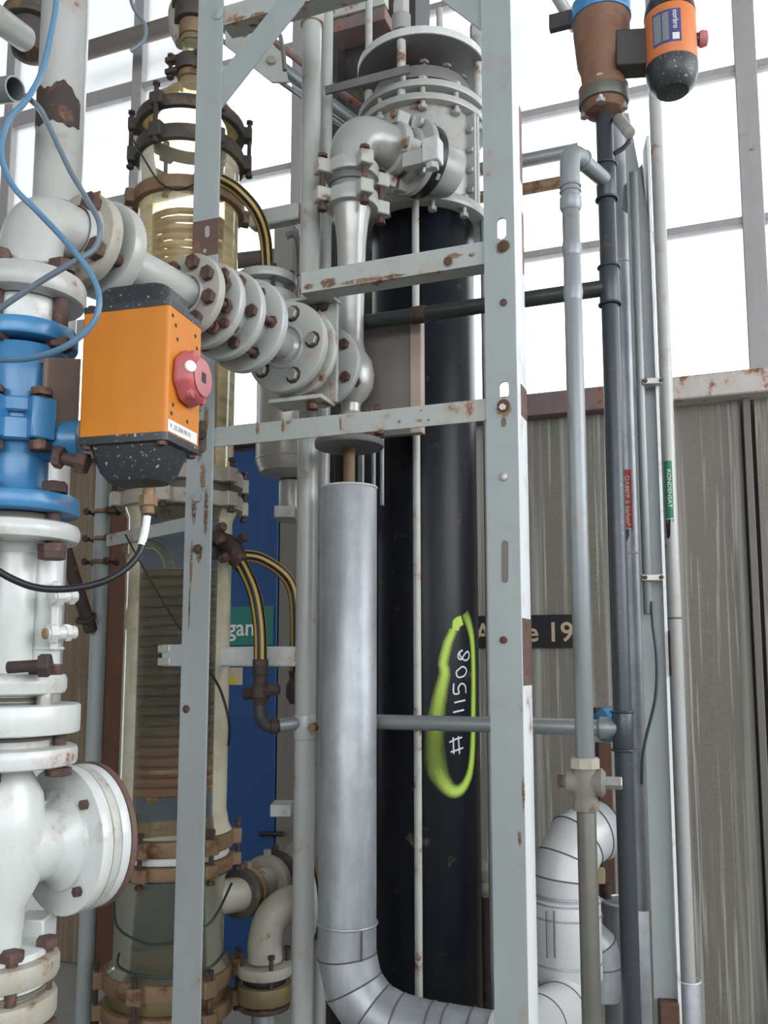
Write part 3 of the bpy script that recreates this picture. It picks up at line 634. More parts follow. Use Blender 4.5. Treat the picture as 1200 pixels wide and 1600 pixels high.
# screw holes on the knob face
for dx, dz in ((-34, 72), (30, 78), (-28, 52), (36, 60), (18, 44), (-36, -52), (10, -66), (-40, -66), (30, -80), (-44, 84)):
    q = kc + bn * (-dx * k) + ZD * dz * k; MB().cyl(q - kn * 0.004, q + kn * 0.0008, 0.0032, seg=12, b=0.0003).build('screw_hole', 'rust_dark', t)
kb = MB().lathe(kc - ZD * 2 * k, kn, [(0, 43 * k), (6 * k, 45 * k), (22 * k, 40 * k), (30 * k, 30 * k)], 8, True, ph=0.3).build('indicator_knob', 'plastic_red', t, bev=0.004)
MB().cyl(kc - ZD * 2 * k + kn * 30 * k, kc - ZD * 2 * k + kn * 31.5 * k, 29 * k, seg=32).build('knob_face', 'red_faded', kb)
MB().box(kc - ZD * 2 * k + kn * 31.7 * k, 0.0008, 0.0065, 0.0075, kn).build('square_drive', 'rust_dark', kb)
q = kc + kn * 25.5 * k + bn * 33 * k + ZD * 6 * k; nn_ = (kn * .78 + bn * .62).normalized(); MB().cyl(q - nn_ * 0.004, q + nn_ * 0.003, 9 * k, seg=20).build('white_dot', 'white_dot', kb)
for a_ in (1.2, 4.2, 5.3):
    q = kc - ZD * 2 * k + kn * 22 * k + (bn * math.cos(a_) + ZD * math.sin(a_)) * 34 * k; MB().lathe(q - kn * .004, kn, [(0, 9 * k), (.006, 8 * k), (.009, 0)], 14).build('knob_boss', 'plastic_red', kb)
sk = MB().box(kc - ZD * 86 * k + kn * 0.0006 + bn * 4 * k, 46 * k, 0.0005, 9 * k, bn).build('sticker', 'sticker_white', t)
text_mesh('lettering', 'V. 25.200.98 01', kc - ZD * 89 * k + kn * 0.001 + bn * 45 * k, -bn, ZD, 0.0105, None, sk).build('lettering', 'ink_grey', sk)
g0 = P(232, 763, 1.36); g1 = P(232, 803, 1.36)
gl = MB().cyl(g0, g1, 9 * k, seg=16).hexa(P(232, 775, 1.36), -ZD, 14 * k, 16 * k).build('cable_gland', 'clamp_rust', t)
o = MB().tube([P(231, 800, 1.36), P(227, 830, 1.36), P(215, 868, 1.35), P(180, 900, 1.33), P(130, 917, 1.31), P(70, 920, 1.29), P(20, 905, 1.27), P(-60, 860, 1.25), P(-160, 830, 1.25)], 0.0053, 12).build('power_cable', 'rubber_black')
tag(o, 'black cable hanging in a loop from the orange actuator', 'cable')
MB().tube([P(230, 806, 1.36), P(227, 828, 1.36), P(221, 852, 1.355)], 0.0060, 12).build('white_sleeve', 'sticker_white', o)
# blue pneumatic tubes
Z_ = 1.16
o = MB().tube([P(84, -70, 1.3), P(88, 0, 1.28), P(76, 70, 1.26), P(62, 120, 1.24), P(40, 158, 1.22), P(12, 190, 1.2), P(2, 240, 1.19), P(20, 290, 1.18), P(60, 332, 1.18), P(105, 380, 1.17), P(140, 425, 1.17), P(155, 465, 1.17), P(145, 505, 1.17), P(105, 540, 1.17), P(50, 559, 1.18), P(0, 562, 1.2), P(-80, 560, 1.25)], 0.0043, 10).build('air_tube', 'tube_blue')
tag(o, 'blue air tube looping down from the top left corner', 'tube')
o = MB().tube([P(40, 150, 1.24), P(62, 170, 1.23), P(80, 205, 1.22), P(112, 272, 1.2), P(138, 315, 1.19), P(156, 352, 1.18), P(148, 388, 1.18), P(110, 412, 1.17), P(60, 442, 1.17), P(0, 482, 1.17), P(-80, 540, 1.2)], 0.0042, 10).build('air_tube', 'tube_grey')
tag(o, 'grey-blue air tube crossing in front of the pipe elbow', 'tube')
o = MB().tube([P(196, -40, 1.6), P(208, 10, 1.6), P(226, 38, 1.6), P(226, 60, 1.6), P(216, 72, 1.6), P(204, 80, 1.6)], 0.0038, 8).build('air_tube', 'tube_grey')
tag(o, 'short loose tube end dangling before the upper left glazing', 'tube')
# ================================================================== LEFT BACKGROUND PIPES
q0, q1 = vpipe(96, 160, 2.1, -160, None); k = M(1, P(96, 160, 2.1))
t = thing('vertical_pipe', 'thick pale grey vertical pipe with bare dark patch behind the air tubes', 'pipe', q0)
r_ = 36 * k
MB().cyl(q0, q1, r_, seg=40).build('pipe', 'paint_pipe', t)
zb0, zb1 = zrow(212, 2.1), zrow(152, 2.1)
m = MB(); n = 28; a0 = -2.9; a1 = -0.35                    # ragged bare patch wrapped on the front of the pipe
for i in range(n + 1):
    a_ = a0 + (a1 - a0) * i / n; d_ = Vector((math.cos(a_), math.sin(a_), 0)) * (r_ + 0.0012)
    jt = (0.003 * math.sin(i * 1.7) + 0.012 * math.sin(i * .38 + .3)); jb = 0.003 * math.sin(i * 1.3 + 1) + .004 * math.sin(i * .5)
    m.v += [Vector((q0.x, q0.y, zb0 + jb)) + d_, Vector((q0.x, q0.y, zb1 + jt - 0.02 * max(0, (i - 18) / 10))) + d_]
    if i: m.f.append((2 * i - 2, 2 * i, 2 * i + 1, 2 * i - 1))
m.build('bare_patch', 'rust_dark', t)
MB().cyl(Vector((q0.x, q0.y, zrow(375, 2.1))), Vector((q0.x, q0.y, zrow(326, 2.1))), r_ + 0.0015, seg=40).build('bare_band', 'rust_dark', t)
# dark vessel nozzle, top left
q = P(46, 95, 2.7); k = M(1, q)
t = thing('dark_nozzle', 'dark rounded vessel nozzle hanging in the top left corner', 'vessel', q)
MB().lathe(q, ZD, [(0, 0), (0.004, 14 * k), (0.02, 26 * k), (0.05, 30 * k), (0.20, 30 * k)], 32).build('nozzle_body', 'clamp_dark', t)
MB().cyl(q + ZD * 0.12, q + ZD * 0.16, 42 * k, seg=32).build('nozzle_flange', 'clamp_dark', t)
o = MB().tube([P(-60, -10, 2.5), P(0, 32, 2.5), P(38, 60, 2.62)], 19 * k, 24, smooth=False).build('branch_pipe', 'paint_pipe'); tag(o, 'grey pipe slanting into the dark nozzle at the top left', 'pipe')
q = P(0, 140, 1.9); k = M(1, q)
t = thing('pipe_stub', 'short blue-grey open pipe stub at the left edge', 'pipe', P(-10, 162, 1.9))
MB().pipe(P(-70, 150, 1.95), P(24, 139, 1.86), 19 * k, 0.004, 28).build('pipe', 'galvanised', t)
# slim vertical pipe behind the stack
q0, q1 = vpipe(153, 1000, 2.55, 600, None); k = M(1, q1)
t = thing('slim_pipe', 'slim grey vertical pipe with rusty clamps left of the glass column', 'pipe', q0)
MB().cyl(q0, q1, 0.022, seg=24).build('pipe', 'paint_grey', t)
for y_ in (800, 842, 878):
    q = Vector((q0.x, q0.y, zrow(y_, 2.55)))
    MB().torus(q, ZD, 0.026, 0.006).build('clamp', 'clamp_rust', t)
    for s_ in (-1, 1): bolt(t, q + UD * 0.038 * s_ - ND * 0.02, q + UD * 0.038 * s_ + ND * 0.015, 0.006, 'rust_dark', 0.011)
o = MB().tube([P(92, 826, 2.38), P(112, 893, 2.44), P(142, 985, 2.53)], 0.019, 14, smooth=False).torus(P(134, 966, 2.51), P(138, 972, 2.5) - P(112, 893, 2.42), 0.024, 0.006).build('steel_strut', 'rust_dark'); tag(o, 'dark brown slanting strut beside the white gauge cylinder', 'strut')
# ================================================================== GLASS COLUMN
GY = 2.5; gq = P(277, 1000, GY); GX = gq.x
def G(py): return Vector((GX, GY, zrow(py, GY)))
gr = 81 * GY / FPX * 1.0
t = thing('glass_column', 'tall stained glass column with bolted clamp rings and inner coil', 'glass column', Vector((GX, GY, 0)))
def gshell(name, mat, prof):                               # prof: (row, radius factor)
    m = MB(); z0 = G(prof[0][0]); m.lathe(z0, ZD, [(G(y_).z - z0.z, gr * f_) for y_, f_ in prof], 48, False); return m.build(name, mat, t)
gshell('glass_dome', 'glass_amber', [(205, 1.0), (190, 0.97), (172, 0.82), (150, 0.50), (138, 0.28), (118, 0.24)])
gshell('glass_section', 'glass_clear', [(318, 1.0), (250, 1.0), (240, 1.08)])
gshell('glass_section', 'glass_amber', [(745, 1.06), (735, 1.0), (335, 1.0), (322, 1.06)])
gshell('glass_section', 'glass_milky', [(1296, 1.10), (1285, 1.04), (1262, 1.0), (815, 1.0), (800, 1.08)])
gshell('glass_section', 'glass_sump', [(1506, 1.10), (1496, 1.0), (1372, 1.0), (1360, 1.08)])
gshell('glass_section', 'glass_sump', [(1680, 1.0), (1575, 1.0), (1560, 1.1)])
def clampring(y0, y1, mat, f=1.16, ears=6, ph=0.2):
    m = MB(); z0, z1 = G(y1), G(y0); h = z1.z - z0.z
    m.ringdisc(z0, ZD, 0, h, gr * 0.985, gr * f, 0.004)
    o = m.build('clamp_ring', mat, t)
    for i in range(ears):
        a_ = ph + 2 * math.pi * i / ears; d_ = Vector((math.cos(a_), math.sin(a_), 0))
        MB().box(z0 + ZD * h / 2 + d_ * gr * (f + .05), 0.014, 0.020, h / 2, d_).build('clamp_ear', mat, o, bev=0.004)
    return z0, z1
def clamppair(ya0, ya1, yb0, yb1, mat, f=1.16, n=6, ph=0.2, bm='bolt_rust', seal=None):
    clampring(ya0, ya1, mat, f, n, ph); clampring(yb0, yb1, mat, f, n, ph)
    for i in range(n):
        a_ = ph + 2 * math.pi * i / n; d_ = Vector((math.cos(a_), math.sin(a_), 0)) * gr * (f + .09)
        bolt(t, Vector((GX, GY, G(ya0 - 10).z)) + d_, Vector((GX, GY, G(yb1 + 4).z)) + d_, 0.0065, bm, 0.011)
    if seal:
        MB().ringdisc(G(yb0 - 1), ZD, 0, G(ya1).z - G(yb0).z, gr * .9, gr * 1.06, 0.004).build('seal', seal, t)
clamppair(196, 214, 240, 262, 'clamp_dark', 1.10, 6, -0.9, 'rust_dark')
clampring(316, 336, 'clamp_rust', 1.12, 4, 0.4)
clamppair(742, 764, 778, 800, 'cast_grey', 1.20, 6, -0.55, 'rust_dark', 'gasket')
clamppair(1298, 1322, 1336, 1356, 'clamp_rust', 1.14, 6, -0.75, 'rust_dark', 'letter_white')
clamppair(1506, 1532, 1556, 1580, 'clamp_rust', 1.18, 6, -0.75, 'rust_dark', 'brass_grimy')
def coil(y0, y1, R, r, pitch, mat, nm='heating_coil'):
    z0, z1 = G(y1).z, G(y0).z; n = int((z1 - z0) / pitch); pts = []
    for i in range(n * 20 + 1):
        a_ = 2 * math.pi * i / 20; pts.append(Vector((GX + R * math.cos(a_), GY + R * math.sin(a_), z0 + pitch * i / 20)))
    return MB().tube(pts, r, 8, smooth=False).build(nm, mat, t)
coil(892, 1240, gr * .90, 0.0125, 0.026, 'coil')
MB().cyl(G(1236), G(896), gr * .83, seg=32).build('coil_core', 'coil', t)
coil(345, 720, gr * .80, 0.009, 0.024, 'coil_amber')
MB().tube([P(196, 862, GY - .1), P(220, 850, GY - .06), P(245, 852, GY - .03), P(262, 872, GY), P(266, 900, GY)], 0.016, 14).build('inlet_bend', 'glass_milky', t)
MB().tube([P(238, 1252, GY - .12), P(240, 1240, GY - .10), P(262, 1236, GY)], 0.014, 14).build('drain_boss', 'coil_amber', t)
# neck fittings above the dome
t2 = thing('column_neck', 'narrow glass neck with dark clamps above the glass dome', 'pipe fitting', G(130))
m = MB(); z0 = G(135).z
for y0, y1, f_, mt in ((96, 118, .36, 'clamp_dark'), (118, 128, .30, 'clamp_rust'), (62, 70, .26, 'glass_amber'), (70, 96, .22, 'glass_clear'), (40, 62, .30, 'clamp_rust'), (14, 40, .40, 'clamp_dark'), (-30, 14, .46, 'clamp_dark')):
    MB().cyl(G(y1), G(y0), gr * f_, seg=28).build('neck_ring', mt, t2)
for s_ in (-1, 1): (bolt(t2, G(122) + UD * gr * .40 * s_ - ND * .03, G(92) + UD * gr * .40 * s_ - ND * .03, 0.006, 'rust_dark', 0.011), MB().box(G(116) + UD * gr * .34 * s_ - ND * .03, .022, .012, .008).box(G(98) + UD * gr * .34 * s_ - ND * .03, .022, .012, .008).build('neck_ear', 'clamp_dark', t2, bev=.002))
o = MB().tube([G(-10) - UD * 0.02, G(8) - UD * 0.06, G(40) - UD * 0.055, G(62) - UD * 0.035], 0.026, 16).build('bypass_fitting', 'cast_grey', t2)
# thin wires on the column
o = MB().tube([P(204, 212, 2.33), P(226, 250, 2.30), P(250, 285, 2.28), P(278, 297, 2.27), P(308, 286, 2.26)], 0.0026, 6).build('lead_wire', 'rubber_black'); tag(o, 'thin dark wire drooping across the upper glass section', 'wire')
o = MB().tube([P(196, 835, 2.3), P(220, 880, 2.3), P(255, 940, 2.3), P(282, 985, 2.28)], 0.0026, 6).tube([P(325, 1045, 2.28), P(345, 1080, 2.3), P(358, 1130, 2.3), P(357, 1165, 2.32)], 0.0035, 6).build('lead_wire', 'rubber_black'); tag(o, 'thin dark wire slanting over the coil section', 'wire')
o = MB().tube([P(178, 1410, 2.36), P(182, 1445, 2.32), P(205, 1465, 2.3), P(240, 1476, 2.28), P(280, 1468, 2.28), P(330, 1440, 2.3), P(362, 1380, 2.4)], 0.0034, 6).tube([P(186, 1490, 2.36), P(186, 1510, 2.32), P(220, 1524, 2.28), P(280, 1526, 2.27), P(330, 1510, 2.28), P(355, 1480, 2.34)], 0.0034, 6).build('lead_wire', 'cable_green'); tag(o, 'dark green wire looped around the lowest glass section', 'wire')
# drain pipe with couplings to the right of the column (runs away to the wall)
A = P(372, 1398, 2.55); AX = ND
t = thing('drain_coupling', 'horizontal glass drain pipe with paired dark couplings left of grey riser', 'pipe', A - ZD * .06)
k = M(1, A)
MB().tube([Vector((GX + .09, GY, A.z)), A + AX * .005, A + AX * .06, A + AX * .62], 26 * k, 28, smooth=False).build('pipe', 'cast_grey', t)
for s0, s1, f_, mt in ((0.0, .025, 38, 'clamp_dark'), (.04, .06, 36, 'clamp_rust'), (.15, .18, 42, 'cast_grey'), (.20, .225, 44, 'clamp_dark'), (.40, .43, 42, 'cast_grey'), (.45, .48, 44, 'clamp_dark')):
    o = MB().ringdisc(A, AX, s0, s1, 24 * k, f_ * k, .004).build('coupling_ring', mt, t)
    MB().hexa(A + AX * (s0 + s1) / 2 + ZD * (f_ - 2) * k, ZD, 0.012, 0.018).build('coupling_nut', mt, o)
bolt(t, A + AX * .02 + ZD * 30 * k, A + AX * .17 + ZD * 20 * k, .006, 'clamp_rust', .010)
# grimy elbow with flanges at the foot
q = P(414, 1500, 2.5); k = M(1, q)
t = thing('drain_elbow', 'grimy brass-coloured pipe elbow with flanges at the column foot', 'pipe elbow', Vector((q.x, q.y, 0)))
ea = Vector((0.94, 0.34, 0)).normalized()
MB().tube([q, q + ZD * 30 * k, q + ZD * 62 * k + ea * 10 * k, q + ZD * 80 * k + ea * 34 * k, q + ZD * 84 * k + ea * 62 * k], 27 * k, 24).build('elbow_body', 'cast_grey', t)
vc = q + ZD * 84 * k + ea * 56 * k
for a_, mt, f_ in ((0, 'cast_grey', 62), (16, 'brass_grimy', 60), (30, 'cast_grey', 58)): flange(MB(), vc, ea, a_ * k, (a_ + 12) * k, f_ * k, .003).build('flange', mt, t)
for y0, y1, f_, mt in ((1505, 1522, 42, 'cast_grey'), (1522, 1534, 34, 'rubber_black'), (1534, 1562, 42, 'brass_grimy'), (1566, 1574, 40, 'rust_dark')):
    m = MB(); flange(m, Vector((q.x, q.y, zrow(y1, 2.5))), ZD, 0, zrow(y0, 2.5) - zrow(y1, 2.5), f_ * k, .003).build('flange', mt, t)
MB().cyl(Vector((q.x, q.y, 0)), Vector((q.x, q.y, zrow(1570, 2.5))), 20 * k, seg=24).build('foot_pipe', 'galvanised', t)
ring_bolts(t, Vector((q.x, q.y, zrow(1562, 2.5))), ZD, 36 * k, 4, -.01, 0.12, .006, 'rust_dark', ph=.4, hr=.010)
# ================================================================== FRAME OF CHANNELS AND ANGLES
LP = P(300, 1030, 2.15)                                    # front face of the left post
FN = ND
def F(px, py, off=0.0): return onplane(px, py, LP - FN * off, FN)
def fu(px, py=1030): return (F(px, py) - LP).dot(UD)
def fp(u, z, back=0.0): q = LP + UD * u + FN * back; return Vector((q.x, q.y, z))
t = thing('support_frame', 'pale grey painted steel frame of posts, beams and diagonal braces', 'frame', Vector((LP.x, LP.y, 0)))
TOPZ = F(341, 8).z + 0.10
ul0, ul1 = fu(283.0), fu(325.0); uc, uw = (ul0 + ul1) / 2, (ul1 - ul0) / 2
zA, zB = F(320, 344).z, F(310, 402).z
# left post: front web (grey), bare primer stretch, rear leg
po = MB().box(fp(uc, zB / 2 , 0.003), uw, 0.003, zB / 2).build('post', 'paint_grey', t, bev=0.001)
MB().box(fp(uc, (zB + zA) / 2, 0.003), uw * .98, 0.003, (zA - zB) / 2).build('bare_stretch', 'rust_primer', po)
MB().box(fp(uc, (zA + TOPZ) / 2, 0.003), uw, 0.003, (TOPZ - zA) / 2).build('post_upper', 'paint_grey', po, bev=0.001)
MB().box(fp(ul0 + .003, TOPZ / 2, 0.035), 0.003, 0.032, TOPZ / 2).build('post_leg', 'paint_grey', po)
def fdisc(parent, px, py, r, mat, h=0.008, nm='bolt', hexd=True):
    q = F(px, py); m = MB()
    if hexd: m.hexa(q - FN * 0.0, -FN, r, h)
    else: m.cyl(q, q - FN * h, r, seg=18)
    return m.build(nm, mat, parent)
def fslot(parent, px, y0, y1, w, mat, proud=0.0006):
    a, b = F(px, y0 + w * .6), F(px, y1 - w * .6); k = M(w / 2, a); m = MB()
    n = 10; pts = []
    for i in range(n + 1): a_ = math.pi * i / n; pts.append(a + UD * k * math.cos(a_) + ZD * k * math.sin(a_) - FN * proud)
    for i in range(n + 1): a_ = math.pi + math.pi * i / n; pts.append(b + UD * k * math.cos(a_) + ZD * k * math.sin(a_) - FN * proud)
    m.prism(pts, FN * 0.0004); return m.build('slot', mat, parent)
fdisc(po, 341, 22, 0.016, 'paint_grey', 0.003, hexd=False)
fslot(po, 324, 352, 372, 8, 'window_bar'); fslot(po, 320, 388, 396, 6, 'window_bar')
fslot(po, 316, 655, 710, 16, 'gasket'); fdisc(po, 316, 680, 0.013, 'bolt_rust'); fdisc(po, 309, 778, 0.012, 'bolt_zinc'); fdisc(po, 310, 858, 0.012, 'rust_dark'); fslot(po, 309, 868, 926, 10, 'cast_grey')
fdisc(po, 291, 1108, 0.010, 'bolt_rust', 0.001, 'rust_spot', False)
# clamp prongs on the post
q = F(268, 1024); MB().box(q + FN * .02, M(18, q), 0.02, M(17, q)).build('clamp_block', 'paint_grey', po, bev=.002)
for y_ in (1014, 1034): q2 = F(256, y_); MB().box(q2 + FN * .01, M(11, q), 0.012, M(6, q)).build('clamp_prong', 'bolt_zinc', po, bev=.002)
# strap from post to slim pipe
A, B = F(300, 816), P(168, 818, 2.50); B.z = A.z
o = MB().bar(A + FN * .006, B, ZD, M(22, A), .005).build('strap', 'paint_grey_rusty', t, bev=.001)
# right post: channel
ur0, ur1 = fu(765), fu(815); uc, uw = (ur0 + ur1) / 2, (ur1 - ur0) / 2; TZ2 = TOPZ + .25
pr = MB()
def slot_z(px, y0, y1): return F(px, y1).z, F(px, y0).z
holes = [slot_z(785, 340, 373), slot_z(788, 596, 622)]
hw = M(7.5, F(788, 600)); hu = fu(600 + (786.5 - 600) / .96)
zz = [0] + [z for h in sorted(holes) for z in h] + [TZ2]
for i in range(0, len(zz), 2):                             # web stretches between the two through-slots
    pr.box(fp(uc, (zz[i] + zz[i + 1]) / 2, .003), uw, .003, (zz[i + 1] - zz[i]) / 2)
for z0, z1 in holes:
    for a, b in ((ur0, hu - hw), (hu + hw, ur1)): pr.box(fp((a + b) / 2, (z0 + z1) / 2, .003), (b - a) / 2, .003, (z1 - z0) / 2)
for z0, z1 in holes:                                       # rounded ends of the slots
    for sz, ze in ((1, z1), (-1, z0)):
        for sx in (-1, 1):
            pts = [fp(hu, ze, 0), fp(hu + sx * hw, ze, 0)] + [fp(hu + sx * hw * math.cos(a_), ze - sz * hw + sz * hw * math.sin(a_), 0) for a_ in [math.pi / 2 * i / 6 for i in range(6)]]
            pr.prism(pts, FN * .006)
pr = pr.build('post', 'paint_grey', t)
flg = MB().box(fp(ur1 - .003, TZ2 / 2, .053), .003, .047, TZ2 / 2).build('post_leg', 'paint_post_lit', pr)
def sidepatch(y0, y1, mat, f0=0.12, f1=0.98, nm='rust_patch'):
    z0, z1 = F(819, y1).z, F(819, y0).z
    return MB().box(fp(ur1 + .0006, (z0 + z1) / 2, .006 + .094 * (f0 + f1) / 2), .0005, .047 * (f1 - f0), (z1 - z0) / 2).build(nm, mat, pr)
sp_ = sidepatch(965, 1072, 'rust_primer', 0.05, 1.0); sidepatch(590, 640, 'rust_primer', .35, 1.0); sidepatch(130, 250, 'rail_rust', .75, 1.0); sidepatch(300, 400, 'rail_rust', .85, 1.0)
for y_ in (978, 1050):
    q = fp(ur1, F(819, y_).z, .05); MB().cyl(q, q + UD * .0016, .009, seg=16).build('rust_spot', 'rust', sp_)
for y_, mt, r_ in ((385, 'rust', .013), (473, 'bolt_rust', .008), (745, 'bolt_zinc', .009), (1000, 'rust', .008), (634, 'rust', .014)):
    fdisc(pr, 787, y_, r_, mt, .004, hexd=False)
fdisc(pr, 786, 637, 0.008, 'bolt_zinc', .008); fslot(pr, 789, 843, 912, 11, 'duct_taupe'); fslot(pr, 787, 652, 668, 8, 'gasket')
# beams
def beam(xa, ya, xb, yb, hpx, mat, leg=None, nm='beam'):
    A, B = F(xa, ya), F(xb, yb); h = M(hpx, (A + B) / 2); B.z = A.z
    m = MB().bar(A + FN * .010, B + FN * .010, ZD, h, .005)
    o = m.build(nm, mat, t, bev=.001)
    if leg: MB().bar(A + FN * (.010 + leg / 2) - ZD * (h / 2 - .0025), B + FN * (.010 + leg / 2) - ZD * (h / 2 - .0025), FN, leg, .005).build('beam_leg', mat, o)
    return o
bl = beam(322, 683, 772, 649, 33, 'paint_grey_rusty')
A, B = F(322, 683), F(772, 649)
bu = beam(468, 440, 772, 396, 36, 'paint_grey_rusty', .05)
for x_, y_, r_ in ((700, 408, .010), ): fdisc(bu, x_, y_, r_, 'rust', .002, 'rust_spot', False)
for x_, y_ in ((652, 656), (622, 657), (595, 671)): fdisc(bl, x_, y_, .004, 'rust', .0, 'rust_spot', False) if False else None
bt = beam(345, 22, 560, -45, 34, 'paint_grey_rusty', .05)
def brace(pts, mat='paint_grey'):
    return MB().prism([F(x_, y_) + FN * .0065 for x_, y_ in pts], FN * .006).build('diagonal_brace', mat, t, bev=.001)
brace([(338, 172), (338, 118), (430, 0), (478, -62), (520, -62), (472, 2)]); brace([(632, -62), (692, 0), (749, 43), (764, 112), (796, 112), (796, -62)])
def fstain(parent, px, py, w, h, mat=None, seed=0, off=0.0006, back=0.0):
    rs = random.Random(seed + int(px * 7 + py)); mat = mat or ('stain_soft' if rs.random() < .5 else 'stain_orange'); w, h = w * 1.5, h * 1.5; c_ = F(px, py); k_ = M(1, c_); n = 18; pts = []
    for i in range(n):
        a_ = 2 * math.pi * i / n; rr_ = .72 + .28 * rs.random(); pts.append(c_ + UD * (w / 2 * k_ * rr_ * math.cos(a_)) + ZD * (h / 2 * k_ * rr_ * math.sin(a_)) - FN * (off - back))
    m = MB(); m.v = pts + [c_ + (p_ - c_) * .55 - FN * 0 for p_ in pts] + [c_ - FN * (off - back)]; m.att = [0.0] * n + [1.0] * n + [1.0]
    m.v = pts + [(c_ - FN * (off - back)) + (p_ - (c_ - FN * (off - back))) * .5 for p_ in pts] + [c_ - FN * (off - back)]
    for i in range(n): j = (i + 1) % n; m.f += [(i, j, n + j, n + i), (n + i, n + j, 2 * n)]
    return m.build('rust_stain', mat, parent)
for px, py, w, h in ((312, 690, 10, 60), (322, 655, 8, 40), (317, 745, 9, 44), (322, 800, 7, 70), (303, 800, 8, 36), (299, 885, 5, 70), (312, 868, 9, 18), (296, 950, 3, 60), (308, 640, 14, 14)):
    fstain(po, px, py, w, h)
for px, py, w, h in ((785, 386, 20, 18), (787, 640, 22, 22), (818, 1240, 5, 46), (812, 1310, 6, 22)): fstain(pr, px, py, w, h)
for px, py, w, h in ((512, 440, 26, 14), (560, 437, 60, 8), (610, 430, 40, 6), (480, 446, 16, 8), (708, 398, 26, 8), (736, 396, 10, 7)): fstain(bu, px, py, w, h, back=.0075)
for px, py, w, h in ((595, 672, 6, 5), (622, 658, 5, 6), (652, 656, 12, 5), (668, 655, 5, 4), (656, 640, 4, 3), (400, 668, 6, 20), (440, 664, 5, 22), (530, 660, 4, 24)): fstain(bl, px, py, w, h, back=.0075)
for px, py, w, h in ((372, 26, 20, 8), (400, 20, 26, 8), (430, 10, 18, 7)): fstain(bt, px, py, w, h, back=.0075)
# white bar behind, between column and riser
A, B = P(322, 1026, 2.47), P(505, 1026, 2.47); B = A + UD * (B - A).length
o = MB().box((A + B) / 2, (B - A).length / 2, .012, M(15, A)).build('cross_bar', 'paint_white', bev=.006); tag(o, 'white painted bar crossing right of the glass column', 'bar')
# ================================================================== RISERS
def riser(nm, label, px, py, Y, y0, y1, r, mat, seg=28):
    q0, q1 = vpipe(px, py, Y, y0, y1); t = thing(nm, label, 'pipe', q0); MB().cyl(q0, q1, r, seg=seg).build('pipe', mat, t); return t, q0, q1
t, q0, q1 = riser('riser_pipe', 'grey-white riser pipe with collars left of the aluminium clad pipe', 480, 800, 2.36, -150, None, .0275, 'paint_pipe')
def collar(t, q0, Y, y0, y1, r, mat='paint_pipe', nm='collar'): return MB().cyl(Vector((q0.x, q0.y, zrow(y1, Y))), Vector((q0.x, q0.y, zrow(y0, Y))), r).build(nm, mat, t)
collar(t, q0, 2.36, 1116, 1156, .030); collar(t, q0, 2.36, -40, 40, .034, 'cast_grey')
q = P(492, 1136, 2.32); MB().hexa(q, -ND, .012, .02).build('collar_nut', 'clamp_rust', t)
MB().box(P(432, 340, 2.42), M(52, q0), .02, M(16, q0)).build('pipe_lug', 'paint_pipe', t, bev=.006)
t, q0, q1 = riser('riser_pipe', 'thin white riser pipe behind the grey-white riser', 510, 200, 2.62, -150, None, .0185, 'paint_pipe')
collar(t, q0, 2.62, 4, 18, .024)
# tab brackets on the wall post
for y_, x_ in ((803, 447), (1263, 441)):
    q = P(x_, y_, 2.75); o = MB().box(q, M(16, q), .05, M(9, q), Vector((1, 0, 0))).build('tab_bracket', 'paint_white', bev=.003); tag(o, 'small white tab bracket %s' % ('above the green door sign' if y_ < 1000 else 'above the dark door handle'), 'bracket')
# grey receiver vessel
q0, q1 = vpipe(457, 660, 2.85, 470, 752); k = M(1, q0)
t = thing('receiver_vessel', 'light grey hanging vessel with rounded bottom behind the lower beam', 'vessel', q0)
MB().lathe(q0, ZD, [(0, 0), (4 * k, 34 * k), (12 * k, 50 * k), (28 * k, 57 * k), (240 * k, 57 * k), (262 * k, 46 * k), (270 * k, 0)], 40).build('vessel_body', 'paint_silver', t)
MB().cyl(q0, Vector((q0.x, q0.y, zrow(815, 2.85))), 20 * k, seg=20).build('outlet', 'paint_silver', t)
MB().torus(q0 + ZD * 32 * k, ZD, 57 * k, .003).build('weld', 'paint_silver', t)
# horizontal flange of the hose connection
q = P(417, 440, 2.42); k = M(1, q)
t = thing('hose_flange', 'small grey round flange pair below the upper striped hose', 'flange', P(420, 490, 2.42))
flange(MB(), q, ZD, -8 * k, 6 * k, 47 * k, .003).build('flange', 'paint_pipe', t)
MB().cyl(q - ZD * 22 * k, q - ZD * 8 * k, 30 * k).build('gasket_ring', 'paint_grey', t)
q2 = q - ZD * 32 * k + UD * 4 * k; flange(MB(), q2, ZD, -12 * k, 8 * k, 42 * k, .004).build('flange', 'paint_pipe', t)
MB().cyl(q2 - ZD * 60 * k, q2 - ZD * 10 * k, 22 * k).build('neck', 'paint_pipe', t)
ring_bolts(t, q2, ZD, 36 * k, 6, -14 * k, 40 * k, .0055, 'rust_dark', ph=.3, hr=.010)
# dark bypass pipe bends behind
o = MB().tube([P(447, 370, 2.6), P(458, 366, 2.6), P(466, 380, 2.6), P(468, 430, 2.6)], .010, 12).build('bend_pipe', 'steel_underside'); tag(o, 'small grey bent pipe beside the upper striped hose', 'pipe')
q0, q1 = vpipe(448, 395, 2.9, 355, 480); o = MB().box((q0 + q1) / 2, .035, .03, (q1.z - q0.z) / 2).build('junction_box', 'paint_pipe', bev=.006); tag(o, 'narrow grey box behind the small flange pair', 'box')
o = MB().cyl(P(330, 412, 3.1), P(440, 400, 3.0), .028).build('branch_pipe', 'duct_taupe'); tag(o, 'short grey-brown pipe behind the upper glass section', 'pipe')
